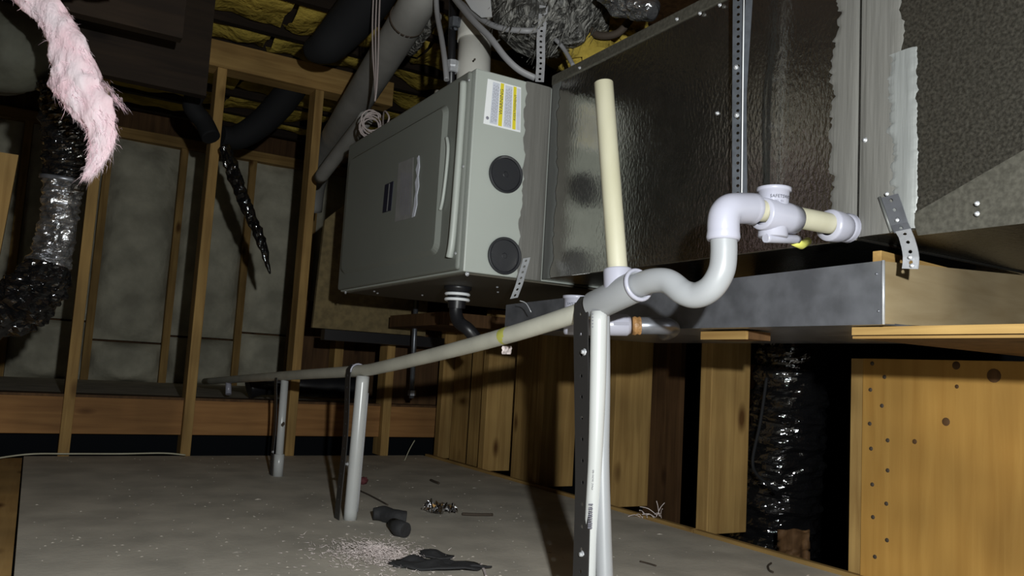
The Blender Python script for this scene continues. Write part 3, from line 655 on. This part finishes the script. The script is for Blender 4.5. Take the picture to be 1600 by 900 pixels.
mb, pt, tot = strap_mesh([dp(1411,360,.010), dp(1417,372,.016), dp(1422,390,.022), dp(1424,405,.026), dp(1422,420,.026)], [wd]+[wd2]*4, .0225, .016, .0032); obj('lower_leg', mb, M_ZINC, st4, solid=.0014)
obj('side_lip', MB().tube([dp(1374,308,.006), dp(1393,362,.006)], .0022, 6), M_MASTD, st4)
for x, y in ((1386,303),(1402,344),(1422,402),(1425,415)): obj('screw', screw_mb(dp(x,y,.009 if y<370 else .028), (-1,0,0), .0028, .003), M_ZINC, st4)

# ================================================================= ABOVE THE FURNACE
vp0 = at(741,112,X=.95); vp0.z = FZ1+.001
vf = thing('vent_pipe', vp0, 'thick white PVC vent pipe rising from the furnace top behind the warning label corner', 'pipe')
vc = at(742,66,X=.95); vq = at(744,30,X=.96); VR = .0455
vax = (vc-vp0).normalized()
obj('riser', MB().tube([vp0, vc+vax*.02], VR, 24), M_FLUE, vf)
obj('elbow', MB().tube([vc]+smoothpath([vc+vax*.01, vq+V(.0,.0,.0), at(752,8,X=1.0), at(775,-20,X=1.08)], 5), VR*1.06, 24), M_FLUE, vf)
obj('screw', screw_mb(at(742,93,X=.905), (-1,-.3,0), .003, .003), M_TWIG, vf)
gp = at(707,128,X=.90)
gs = thing('gas_pipe', V(gp.x, gp.y, FZ1), 'black iron gas pipe with bright union left of the thick white vent pipe', 'pipe')
obj('black_pipe', MB().tube([V(gp.x,gp.y,FZ1+.002), at(708,-20,X=.90)], .011, 14), M_BPL, gs)
ux = at(707,104,X=.895); obj('union', MB().lathe(ux, (0,0,1), [(-.018,.012),(-.016,.016),(-.004,.016),(0,.0185),(.014,.0185),(.016,.013)], 8, False), M_ZINC, gs)
ux = at(711,36,X=.895); obj('union', MB().lathe(ux, (0,0,1), [(-.015,.012),(-.014,.0175),(.012,.0175),(.014,.012)], 8, False), M_DARKZ, gs)
wc = at(684,138,X=.88); wc.z = FZ1
tag(obj('pipe_stub', MB().lathe(wc, (at(686,108,X=.9)-wc), [(0,0),(0,.0165),(.06,.012),(.085,.008),(.085,0)], 16), M_FLUE), 'small pale conical stub on the furnace top left of the gas pipe', 'pipe fitting')
def cable(name, label, pts, r, m=M_CABLE, cat='cable', sx=1, n=10):
    return tag(obj(name, MB().tube(smoothpath(pts, 6), r, n, sx=sx), m), label, cat)
cable('electric_cable', 'grey cable dropping to the furnace top beside the black gas pipe', [at(681,-20,X=.88), at(683,20,X=.88), at(690,60,X=.87), at(695,95,X=.86), at(698,125,X=.86)], .0075)
cable('electric_cable', 'flat grey cable slanting down across the thick white vent pipe', [at(700,-15,X=.86), at(735,28,X=.86), at(765,58,X=.875), at(790,90,X=.9), at(812,110,X=.93), at(836,122,X=.965)], .0085, sx=.7)
cable('electric_cable', 'second grey cable crossing in front of the ragged duct wrap', [at(703,-10,X=.90), at(745,25,X=.90), at(780,43,X=.92), at(820,48,X=.96), at(838,47,X=.99)], .0075)
cable('electric_cable', 'thin grey cable arching down onto the duct edge right of the short strap', [at(853,55,X=1.05), at(868,62,X=1.05), at(882,78,X=1.06), at(896,103,X=1.06)], .0055)
# thermostat wires and coil behind the furnace top
wt = thing('thermostat_wire', at(575,200,X=1.0), 'pinkish thin wires hanging down to a loose coil on the furnace top left corner', 'wire')
for dx, dz in ((0,0),(5,0),(10,0)):
    obj('wire', MB().tube(smoothpath([at(584+dx,-15,X=.80), at(582+dx,40,X=.80), at(583+dx*.8,90,X=.80), at(586+dx*.3,132,X=.80), at(586,158,X=.80)], 5), .0028, 6), M_WIRE, wt)
cc = at(576,184,X=.80); coil = []
for k in range(90):
    a = k/90*6*2*PI; coil.append(cc+CR*(.030*math.cos(a)+.010*math.sin(a*.17)+.012*k/90)+CU*(.030*math.sin(a)-.02+.0*k+.0)+V(0,0,.028-.052*k/90)*.55+CF*(.02*k/90))
obj('coil', MB().tube(coil, .0026, 6), M_WIRE, wt)
obj('tail', MB().tube(smoothpath([coil[-1], at(600,175,X=.80), at(608,183,X=.80), at(604,196,X=.80)], 5), .0026, 6), M_WIRE, wt)
ws = [at(x, y, X=.885) for x, y in ((722,-8),(766,-8),(769,26),(752,27),(736,14))]
tag(obj('white_sheet', MB().poly(ws, (.5,.86,0), .003), M_WHITE), 'small bright white sheet tucked at the very top over the thick vent pipe', 'sheet')
# big grey vent pipes slanting away behind the furnace
gv = [at(662,-20,D=2.35), at(645,18,D=2.42), at(588,110,D=2.75), at(543,182,D=3.15), at(508,240,D=3.62), at(492,285,D=3.8), at(488,330,D=3.85)]
gd = thing('vent_duct', gv[-1], 'wide grey round vent pipe slanting down behind the furnace', 'duct')
obj('pipe', MB().tube(smoothpath(gv, 6), lerps([.052,.054,.055,.056,.055,.052,.045], 37), 22), M_GREYD, gd)
obj('joint_ring', MB().tube([gv[1]+(gv[2]-gv[1])*.12, gv[1]+(gv[2]-gv[1])*.15], 0.0565, 24), M_TWIG, gd)
obj('foil_wrap', MB().tube(smoothpath([at(684,25,D=2.5), at(655,62,D=2.6), at(640,82,D=2.7)], 5), .018, 12, nz=.5, nf=40), M_SHAG, gd)
gv2 = [at(572,185,D=2.75), at(535,232,D=2.95), at(500,278,D=3.15)]
tag(obj('vent_duct', MB().tube(smoothpath(gv2, 5), .026, 18), M_GREYD), 'narrower grey round pipe below the wide vent pipe behind the furnace', 'duct')
# ragged silver-grey duct wrap above the furnace end
rw = [at(905,-60,D=2.15), at(870,-10,D=2.15), at(835,28,D=2.1), at(812,62,D=2.08)]
rd = thing('insulated_duct', rw[-1], 'ragged grey foil-wrapped flexible duct above the corner of furnace and duct', 'duct')
n_ = 40; pth = smoothpath(rw, 13)
obj('jacket', MB().tube(pth, lerps([.13,.14,.125,.06], len(pth)), 40, nz=.28, nf=22), M_SHAG, rd)
mb = MB()
for k in range(320):
    i = random.randrange(4, len(pth)-2); c = pth[i]; r = lerps([.13,.14,.125,.06], len(pth))[i]
    a = random.uniform(0, 2*PI); td = (pth[min(i+1,len(pth)-1)]-pth[i-1]).normalized(); dv = (CR*math.cos(a)+CU*math.sin(a)-CF*random.uniform(.2,1.2)); dv = (dv-td*dv.dot(td)).normalized()
    p0 = c+dv*r*1.08; tdir = td+dv*random.uniform(-.25,.12)+V(random.gauss(0,.18),random.gauss(0,.18),random.gauss(0,.18)); L = random.uniform(.03,.09); w = random.uniform(.0012,.004); p1 = p0+tdir.normalized()*L
    s_ = tdir.cross(dv).normalized()*w; p1 = p0+tdir.normalized()*L+dv*random.uniform(.0,.012)
    mb.add([p0-s_, p0+s_, p1+s_*.4, p1-s_*.4], [(0,1,2,3)])
so = obj('loose_strands', mb, M_SHAG, rd); so['kind'] = 'stuff'
# yellow clump and crumpled foil above the duct
def clump(name, label, cat, c, rr, m, seed, ns=3.0, amp=.35, seg=20, flat=1, parent=None):
    mb = MB()
    def fn(u, v):
        th, ph = 2*PI*u, PI*v; d = V(math.cos(th)*math.sin(ph), math.sin(th)*math.sin(ph), math.cos(ph))
        k = 1+amp*noise.noise(d*ns+V(seed,0,0))+amp*.5*noise.noise(d*ns*2.7+V(0,seed,0))
        return Vector(c)+V(d.x*rr[0], d.y*rr[1], d.z*rr[2])*k
    mb.grid(fn, seg, seg//2)
    o = obj(name, mb, m, parent); return tag(o, label, cat) if label else o
clump('insulation_clump', 'yellow fluffy insulation tuft showing above the duct edge', 'insulation', at(948,46,D=2.45), (.15,.10,.10), M_YEL, 3, 3.2, .6, 28)
clump('insulation_clump', 'lower yellow insulation tuft beside the thin arching cable', 'insulation', at(918,80,D=2.2), (.085,.06,.06), M_YEL, 8, 3.2, .6, 28)
tag(obj('flexible_hose', MB().tube(smoothpath([at(915,38,D=2.15), at(935,55,D=2.12), at(965,52,D=2.1), at(985,30,D=2.1)], 5), .010, 12), M_TWIG), 'dark brown hose curving in front of the yellow insulation tufts', 'hose')
foilc = [at(960,-25,D=1.9), at(995,2,D=1.85), at(1020,20,D=1.8)]
tag(obj('foil_duct', MB().tube(smoothpath(foilc, 6), lerps([.05,.042,.014],13), 30, nz=.45, nf=40, smooth=False), M_FOILS), 'crumpled glossy black and silver foil duct end at the top above the duct', 'duct')
# drain trap under the furnace
dt = thing('drain_trap', at(715,470,X=.93), 'black rubber drain trap and hose with white clamp under the furnace', 'hose')
a_ = at(716,440,X=.93)
obj('trap_body', MB().lathe(V(a_.x,a_.y,FZ0), (0,0,-1), [(0,0),(0,.036),(.010,.036),(.018,.026),(.04,.024),(.06,.022)], 20), M_BPL, dt)
cl = V(a_.x, a_.y, FZ0-.030)
for dz in (0.007, -.007): obj('clamp_ring', MB().tube([cl+V(.0295*math.cos(a), .0295*math.sin(a), dz) for a in [k*2*PI/20 for k in range(21)]], .0042, 6, caps=False), M_WHITE, dt)
obj('hose', MB().tube(smoothpath([at(714,455,X=.93), at(712,485,X=.93), at(717,503,X=.935), at(732,515,X=.95), at(748,535,X=.98)], 6), .017, 14), M_BPL, dt)
# board behind the furnace and dark cross beam
tag(obj('panel_board', MB().poly([V(.935,3.14,.51),V(1.42,3.14,.51),V(1.42,3.14,1.05),V(1.05,3.14,1.04),V(.95,3.14,.94)], (0,1,0), .02), M_OSB), 'tan strand board standing behind the left end of the furnace', 'board')
tag(obj('cross_beam', MB().box((.98, 3.12, .465), (1.50, 3.17, .507)), M_BPL), 'dark horizontal beam below the tan board behind the furnace', 'beam')
tag(obj('cross_beam', MB().box((1.20, 2.52, .53), (1.50, 3.0, .575)), M_BROWN), 'brown wooden cross piece below the furnace', 'beam')
gr0 = at(648,490,Y=2.95); gr1 = at(643,622,Y=2.95)
gr = thing('support_rod', gr1, 'grey metal rod hanging behind the drain pipe below the furnace', 'rod')
obj('rod', MB().tube([gr0+V(0,0,.12), gr1], .010, 12), M_DARKZ, gr); obj('nut', MB().lathe(gr1+V(0,0,.01), (0,0,1), [(0,0),(0,.016),(.02,.016),(.02,0)], 6, False), M_PAN, gr)

# ================================================================= FLEXIBLE DUCTS
tag(obj('flexible_duct', MB().tube(smoothpath([at(600,-40,D=2.6), at(575,0,D=2.65), at(540,42,D=2.7), at(510,72,D=2.72), at(483,80,D=2.75)], 6), lerps([.075,.075,.07,.06,.032],25), 22), M_MATTB), 'matt black tube slanting from the ceiling at top centre left', 'duct')
tag(obj('flexible_duct', MB().tube(smoothpath([at(470,118,D=3.5), at(440,160,D=3.45), at(405,195,D=3.4), at(370,215,D=3.35), at(345,212,D=3.3)], 6), lerps([.06,.06,.055,.05,.04],25), 20), M_MATTB), 'matt black tube bending below the header between the back studs', 'duct')
tag(obj('flexible_duct', MB().tube(smoothpath([at(310,140,D=3.1), at(300,165,D=3.1), at(318,190,D=3.12), at(330,215,D=3.1)], 5), .035, 14), M_MATTB), 'dark hose curling behind the second back stud near the ceiling', 'duct')
fo = smoothpath([at(350,228,D=3.0), at(362,262,D=3.0), at(378,305,D=3.0), at(395,345,D=3.0), at(410,385,D=3.0), at(422,428,D=3.0)], 8)
tag(obj('foil_strand', MB().tube(fo, lerps([.018,.025,.023,.020,.017,.003], len(fo)), 24, nz=.5, nf=55, smooth=False), M_FOIL), 'glossy black foil strip hanging between the back studs', 'foil')
# left foil duct
lf = [at(96,130,D=2.0), at(104,190,D=2.0), at(104,240,D=2.0), at(98,290,D=2.0), at(92,345,D=2.0), at(80,400,D=2.0), at(62,445,D=1.98), at(25,478,D=1.96), at(-40,495,D=1.95)]
lp = smoothpath(lf, 16)
ldt = thing('foil_duct', lf[6], 'crumpled silver and black foil flexible duct hanging at left below the pink insulation', 'duct')
k0 = int(len(lp)*.35); k1 = int(len(lp)*.66)
rad = lerps([.050,.056,.050,.044,.040,.046,.062,.066,.06], len(lp))
obj('upper_jacket', MB().tube(lp[:k0+1], rad[:k0+1], 44, nz=.26, nf=45, smooth=False, nst=(1,1,2.2)), M_FOIL, ldt)
obj('silver_jacket', MB().tube(lp[k0:k1+1], rad[k0:k1+1], 44, nz=.24, nf=45, seed=3, smooth=False, nst=(1,1,2.4)), M_FOILS, ldt)
obj('elbow_jacket', MB().tube(lp[k1:], rad[k1:], 44, nz=.32, nf=55, seed=9, smooth=False), M_FOIL, ldt)
obj('tape_band', MB().tube([lp[k0-1], lp[k0+1]], .053, 24), M_PAN, ldt)
tag(obj('wrapped_duct', MB().tube(smoothpath([at(-140,60,D=2.02), at(-60,70,D=2.02), at(10,78,D=2.0), at(48,82,D=1.98), at(70,84,D=1.96)], 5), lerps([.115,.118,.11,.085,.03],21), 24, nz=.15, nf=16), M_OLIVE), 'dark olive wrapped duct end at the top left behind the pink insulation', 'duct')
# black flexible duct in the right bay
rb = smoothpath([at(1240,470,X=1.80), at(1236,560,X=1.80), at(1232,640,X=1.80), at(1222,720,X=1.80), at(1212,800,X=1.80), at(1205,880,X=1.80), at(1200,940,X=1.80)], 22)
bd = thing('foil_duct', rb[-1], 'glossy black plastic flexible duct dropping between stud and plywood panel at right', 'duct')
rr = lerps([.09,.095,.10,.11,.113,.113,.11], len(rb)); rr = [r*(1+.045*math.sin(i*.7)) for i, r in enumerate(rr)]
obj('jacket', MB().tube(rb, rr, 60, nz=.10, nf=24, smooth=False, nst=(1,1,3)), M_FOIL, bd)
obj('tie_band', MB().tube(smoothpath([at(1198,590,X=1.60), at(1188,660,X=1.60), at(1176,720,X=1.60), at(1186,745,X=1.59), at(1215,765,X=1.58)], 5), .004, 8), M_MATTB, bd)
def scr(u, v): return at(1215+50*u, 878-50*v+8*noise.noise(V(u*3,v*3,1)), X=1.60+.03*noise.noise(V(u*4,v*4,6)))
tag(obj('felt_scrap', MB().grid(scr, 8, 8), M_BROWN, solid=.004), 'dark brown scrap standing at the foot of the black flexible duct', 'scrap')
# black hoses lying on the deck beyond the rail
tag(obj('black_hose', MB().tube(smoothpath([at(388,607,Y=3.62), at(420,600,Y=3.62), at(470,603,Y=3.6), at(520,604,Y=3.6), at(560,606,Y=3.6)], 5), .046, 16, nz=.1), M_BPL), 'thick black hose lying on the deck behind the back rail', 'hose')

# ================================================================= PINK INSULATION
pc = [at(-30,-120,D=1.60), at(10,-50,D=1.60), at(50,-5,D=1.60), at(86,32,D=1.59), at(106,70,D=1.58), at(116,110,D=1.58), at(124,140,D=1.58), at(143,175,D=1.58), at(158,205,D=1.58), at(158,230,D=1.58), at(150,255,D=1.58), at(137,276,D=1.58)]
pw = [q*1.58/1268 for q in (44,42,38,30,28,36,42,34,22,18,12,5)]
pp = smoothpath(pc, 7); pwl = lerps(pw, len(pp))
pk = thing('pink_insulation', pc[4], 'torn pink fibreglass insulation hanging at the top left', 'insulation')
vs_ = []; mb = MB()
def pfn(u, v):
    i = min(int(u*(len(pp)-1)+.5), len(pp)-1); c = pp[i]; a = 2*PI*v; r = pwl[i]
    d = CR*math.cos(a)+CF*math.sin(a)*.45
    return c+d*r*(1+.28*noise.noise(V(d.x*2+c.x*30, d.y*2+c.z*22, i*.2))+.15*noise.noise(c*60+d*5))
mb.grid(pfn, len(pp)-1, 36); obj('body', mb, M_PINK, pk)
mb = MB()
for k in range(2600):
    i = min(len(pp)-1, int(random.random()**.8*(len(pp)-1))); c = pp[i]; a = random.uniform(0, 2*PI); r = pwl[i]
    d = (CR*math.cos(a)+CF*math.sin(a)*.45); p0 = c+d*r*random.uniform(.9,1.0)
    t = (pp[min(i+1,len(pp)-1)]-pp[max(i-1,0)]).normalized(); L = random.uniform(.005,.018)*(2 if random.random() < .04 else 1)
    e = (t*random.uniform(.3,1.2)+d.normalized()*random.uniform(-.1,.25)+V(random.gauss(0,.22),random.gauss(0,.22),random.gauss(0,.22))).normalized()
    s_ = e.orthogonal().normalized()*.0004; m_ = p0+e*L*.5+V(random.gauss(0,.002),0,random.gauss(0,.002)); p1 = p0+e*L+V(0,0,-L*.25)
    mb.add([p0-s_, p0+s_, m_+s_, m_-s_, p1], [(0,1,2,3),(3,2,4)])
# side wisp
for k in range(160):
    t = random.random(); q = at(163,128,D=1.58).lerp(at(192,168,D=1.58), t)+V(random.gauss(0,.004),0,random.gauss(0,.003)); e = (at(192,168,D=1.58)-at(163,128,D=1.58)).normalized()
    s_ = e.orthogonal().normalized()*.0005; mb.add([q-s_, q+s_, q+e*random.uniform(.008,.02)+V(random.gauss(0,.003),0,random.gauss(0,.003))], [(0,1,2)])
o = obj('loose_fibres', mb, M_PINK, pk); o['kind'] = 'stuff'

def ush(u, v):
    q = at(-40+225*u-40*v, -30-210*v, D=1.62+.05*noise.noise(V(u*4,v*4,3))+.03*noise.noise(V(u*11,v*11,8))); return q
obj('added_reflection_sheet', MB().grid(ush, 24, 24), M_SHEET, pk, solid=.03)  # unseen sheet added above the view for its glow reflected in the duct
# ================================================================= FLOOR DEBRIS
def fz(x, y, z=0): return at(x, y, Z=z)
tag(obj('foam_sleeve', MB().tube(smoothpath([fz(583,803,.018), fz(600,803,.019), fz(620,808,.018), fz(634,810,.016)], 5), lerps([.014,.019,.018,.017],16), 14, nz=.15, nf=40), M_FOAM), 'black foam pipe sleeve scrap lying near the middle post', 'foam')
tag(obj('foam_sleeve', MB().tube([fz(614,818,.016), fz(624,826,.017), fz(634,829,.016)], [.013,.018,.017], 14, nz=.15, nf=40), M_FOAM), 'short black foam stub touching the longer foam sleeve', 'foam')
def fin(u, v):
    x = u-.5; y = v-.5; p = fz(686,800)+V(x*.075, y*.075, .004+.034*abs(noise.noise(V(u*6,v*6,2)))+.025*noise.noise(V(u*17,v*17,5))*(.5-abs(x)))
    return p+V(.012*noise.noise(V(u*9,v*3,9)), .012*noise.noise(V(u*3,v*9,4)), 0)
tag(obj('foil_scrap', MB().grid(fin, 18, 18, False), M_CRUMP), 'crumpled bright foil scrap on the grey floor', 'foil')
rag = thing('rubber_rag', fz(690,885), 'black crumpled rubber sheet scrap on the floor at bottom centre', 'scrap')
def ragf(cx, cy, w, h, rot, sd):
    def fn(u, v):
        a = 2*PI*u; r = v; x = w*r*math.cos(a)*(1+.25*noise.noise(V(math.cos(a)*1.7,math.sin(a)*1.7,sd))); y = h*r*math.sin(a)*(1+.25*noise.noise(V(math.cos(a)*2,math.sin(a)*2,sd+4)))
        q = fz(cx, cy); return q+V(x*math.cos(rot)-y*math.sin(rot), x*math.sin(rot)+y*math.cos(rot), .004+.022*max(0, noise.noise(V(x*22,y*30,sd))+.35)*(1-.6*r))
    return MB().grid(fn, 30, 7)
obj('sheet', ragf(690,888,.085,.040,-.45,1.2), M_FOAM, rag, solid=.003); obj('flap', ragf(640,884,.045,.030,-.2,3.2), M_FOAM, rag, solid=.003); obj('flap', ragf(718,888,.06,.022,-.5,5.2), M_FOAM, rag, solid=.003); obj('flap', ragf(682,872,.035,.022,-.7,7.1), M_FOAM, rag, solid=.003)
# fluffy pile beside it
mb = MB()
for k in range(2600):
    r = abs(random.gauss(0, .42)); a = random.uniform(0, 2*PI); q = fz(588,868)+V(.15*r*math.cos(a), .20*r*math.sin(a), 0)
    z = max(.001, .018*(1-r)*random.random()); e = V(random.gauss(0,1), random.gauss(0,1), random.gauss(0,.4)).normalized(); L = random.uniform(.004,.014)
    s_ = e.orthogonal().normalized()*.0006; p0 = V(q.x,q.y,z); p1 = p0+e*L; p1.z = max(p1.z, .0008); mb.add([p0-s_, p0+s_, p1], [(0,1,2)])
o = tag(obj('fibre_fluff', mb, M_FLUFF), 'pale pinkish loose fibre fluff scattered on the floor left of the black rag', 'fluff'); o['kind'] = 'stuff'
mb = MB()
for k in range(620):
    x, y = random.uniform(.05,1.48), random.uniform(.85,3.2)
    if random.random() < .55: x, y = random.gauss(.5,.3), random.gauss(1.5,.4)
    if not .03 < x < 1.49 or y < .7: continue
    w = random.uniform(.0008,.0028)*(2.5 if random.random() < .07 else 1); k2 = random.uniform(.15,.7); a = random.gauss(0, .7); c, d = math.cos(a)*w*1.6, math.sin(a)*w*1.6; z = .0008
    mb.add([(x-c,y-d,.0003),(x+d*k2,y-c*k2,.0003),(x+c,y+d,.0003),(x-d*k2,y+c*k2,.0003),(x,y,z+w*.3)], [(0,1,4),(1,2,4),(2,3,4),(3,0,4)])
o = tag(obj('dust_chips', mb, M_CHIP), 'tiny pale chips and dust scattered over the grey floor', 'debris'); o['kind'] = 'stuff'
def twig(name, label, pts, r, m=M_TWIG, cat='twig'): return tag(obj(name, MB().tube(smoothpath([fz(x,y,r+.0005) for x,y in pts], 5), r, 6), m), label, cat)
twig('wire_scrap', 'thin dark wire scrap lying right of the middle post foot', [(563,767),(580,775),(606,789)], .0022)
twig('wire_scrap', 'short dark splinter on the floor near the right studs', [(673,750),(680,753),(686,755)], .004)
twig('wire_scrap', 'long dark smear-like splinter right of the foil scrap', [(722,803),(745,804),(770,804)], .004)
twig('wire_scrap', 'bent black wire end beside the sill near the flexible duct', [(1205,880),(1200,884),(1202,891),(1208,894)], .0022)
twig('wire_scrap', 'thin curved splinter in front of the nearest post', [(1000,877),(1012,880),(1025,884)], .0018)
twig('tape_tail', 'pale curl tail at the right tip of the black rag', [(750,882),(756,890),(760,902)], .0028, M_FLUFF, 'tape')
tag(clump('red_scrap', None, None, fz(567,751,.012), (.016,.014,.012), M_RED, 4), 'small dark red scrap beside the middle post', 'scrap')
# thin wire along the back edge of the floor and stray fibres on the sill
tag(obj('thin_wire', MB().tube(smoothpath([at(-40,722,Y=3.18), at(40,710,Y=3.2), at(110,709,Y=3.21), at(190,709,Y=3.2), at(255,708,Y=3.2), at(290,711,Y=3.2)], 6), .003, 6), M_CREAM), 'thin pale wire running along the back edge of the floor', 'wire')
tag(obj('thin_wire', MB().tube(smoothpath([at(632,720,Y=3.1), at(640,702,Y=3.1), at(648,688,Y=3.1)], 4), .002, 6), M_CREAM), 'short pale wire standing in the back right corner', 'wire')
mb = MB()
for k in range(14):
    p0 = at(1012+random.uniform(-12,25), 806+random.uniform(-3,6), X=1.51); e = V(random.gauss(0,.5), random.gauss(0,1), random.uniform(0,.6)).normalized(); L = random.uniform(.02,.05)
    mb.tube(smoothpath([p0, p0+e*L*.5+V(0,0,.006), p0+e*L], 3), .0011, 5)
tag(obj('fibre_tuft', mb, M_FLUFF), 'few pale loose fibres on the sill strip beside the dark bay', 'fluff')
tag(obj('white_stick', MB().tube([at(805,672,X=1.60), at(834,637,X=1.60)], .004, 8), M_CREAM), 'short white stick slanting in the bay behind the right studs', 'stick')

for n_, g_ in (('support_post','pipe posts under the drain line'),('pipe_strap','black straps looped over the drain line'),('electric_cable','grey cables above the furnace'),('foam_sleeve','foam scraps on the floor'),('bearer_board','bearers under the drain pan'),('wire_scrap','small scraps on the floor'),('hanging_strap','perforated hanger straps'),('vent_duct','grey vent pipes behind the furnace'),('insulation_clump','yellow tufts above the duct'),('cross_beam','beams below the furnace'),('thin_wire','thin pale wires on the floor edge')):
    for o in bpy.data.objects:
        if o.parent is None and o.name.split('.')[0] == n_ and 'label' in o: o['group'] = g_
